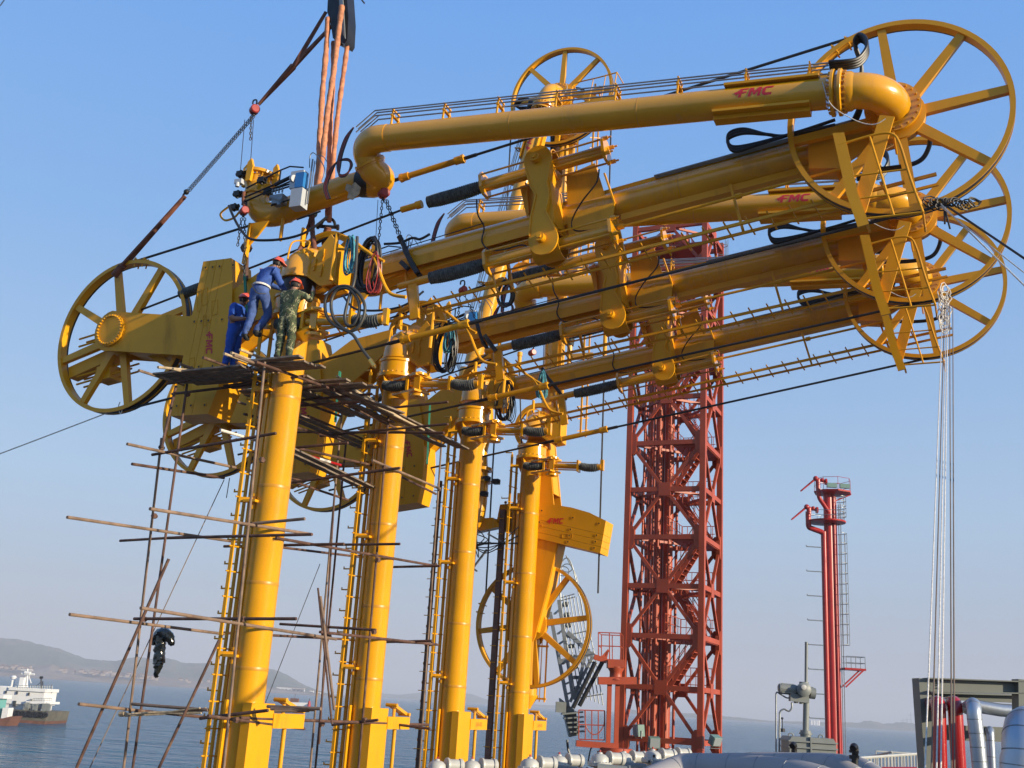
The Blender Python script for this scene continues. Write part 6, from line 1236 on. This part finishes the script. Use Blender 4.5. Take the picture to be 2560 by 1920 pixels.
    c=hd+up*.055; prof=[(.001,.105),(.05,.098),(.09,.075),(.115,.04),(.125,0),(.13,-.01),(.14,-.014),(.13,-.02),(.118,-.012)]
    s=MB(); s.lathe(c,up,prof,n=24); s.prism([c+fw*.10+sd_*.10-up*.008,c+fw*.19+sd_*.05-up*.02,c+fw*.19-sd_*.05-up*.02,c+fw*.10-sd_*.10-up*.008],-up*.012); s.beam(c+up*.10-fw*.07,c+up*.10+fw*.07,.03,.02,side=sd_); s.build('helmet',HAT,r)
    s=MB(); s.tube(smooth([c+sd_*.112,c+sd_*.095-up*.12+fw*.03,hd-up*.10+fw*.05,c-sd_*.095-up*.12+fw*.03,c-sd_*.112]),.006,n=5); s.build('chin_strap',BLK,r)
    return r
# standing worker in camouflage, seen from behind, arms raised to the flange
J=dict(pelvis=(0,0,.93),waist=(.0,.02,1.06),chest=(.01,.05,1.30),neck=(.02,.06,1.47),head=(.03,.08,1.58),crown=(.03,.09,1.63),shL=(-.17,.04,1.40),elL=(-.30,.22,1.30),wrL=(-.12,.40,1.42),shR=(.19,.05,1.39),elR=(.40,.14,1.27),wrR=(.34,.22,1.49),hipL=(-.10,0,.90),knL=(-.11,.02,.50),anL=(-.11,-.02,.09),toL=(-.12,.12,.04),hipR=(.10,0,.90),knR=(.12,.03,.50),anR=(.13,0,.09),toR=(.15,.13,.04))
worker(WP(.44,.85,zf),rad(80),J,[SKIN,CAMO,CAMO,BOOTM,GLOVE],'worker in camouflage clothes and red helmet on the planks, seen from behind',-.02)
# climbing worker
J=dict(pelvis=(.13,0,.96),waist=(.15,.03,1.09),chest=(.22,.10,1.33),neck=(.29,.14,1.49),head=(.34,.17,1.58),crown=(.35,.18,1.63),shL=(.06,.10,1.42),elL=(.12,.30,1.22),wrL=(.32,.40,1.15),shR=(.39,.08,1.38),elR=(.50,.14,1.12),wrR=(.55,.32,1.00),hipL=(.02,0,.93),knL=(-.04,.08,.50),anL=(-.10,0,.09),toL=(-.07,.13,.05),hipR=(.24,0,.93),knR=(.26,.20,.56),anR=(.12,.04,.14),toR=(.17,.17,.10))
wb=worker(WP(-.42,.95,6.90),rad(40),J,[SKIN,BLUE,JEAN,BOOTM,GLOVE],'worker in faded blue overalls and red helmet standing high on the column ladder',-.03)
s=MB(); s.lathe((A*.148+R*.02+UD*1.07)*1.09,V((.1,.1,1)),[(.18,-.02),(.19,-.02),(.19,.02),(.18,.02)],n=22,closed=True); 
s.build('tool_belt',ROPE,wb)
s=MB(); s.tube(smooth([A*.06-R*.19+UD*1.16,A*.15-R*.22+UD*1.04,A*.27-R*.22+UD*.92,A*.39-R*.1+UD*.94]),.012,n=5); s.build('safety_lanyard',HOSE,wb)
J=dict(pelvis=(0,0,.92),waist=(0,0,1.05),chest=(.02,0,1.29),neck=(.05,.02,1.45),head=(.09,.03,1.56),crown=(.09,.03,1.61),shL=(0,.16,1.37),elL=(.12,.2,1.10),wrL=(.34,.12,1.12),shR=(.0,-.16,1.37),elR=(.02,-.2,1.09),wrR=(.27,-.16,1.09),hipL=(-.02,.09,.89),knL=(.0,.09,.48),anL=(-.03,.1,.09),toL=(.09,.1,.04),hipR=(.0,-.09,.89),knR=(-.03,-.08,.48),anR=(-.10,-.08,.09),toR=(.02,-.1,.04))
worker(WP(-1.17,.45,zf-.03),rad(8),J,[SKIN,BLUE2,BLUE2,BOOTM,SKIN],'worker in bright blue with short sleeves and red helmet, facing right by the counterweight',-.03)
# ------------------------------------------------------------ haze
m=bpy.data.materials.new('haze'); m.use_nodes=True; t=m.node_tree; t.nodes.remove(t.nodes['Principled BSDF']); pv=t.nodes.new('ShaderNodeVolumePrincipled')
pv.inputs['Color'].default_value=(.72,.76,.86,1); pv.inputs['Density'].default_value=1.9e-4; t.links.new(pv.outputs[0],t.nodes['Material Output'].inputs['Volume'])
s=MB(); s.box((0,7000,129),33000,21000,262); hz=s.build('haze',m); hz['kind']='stuff'
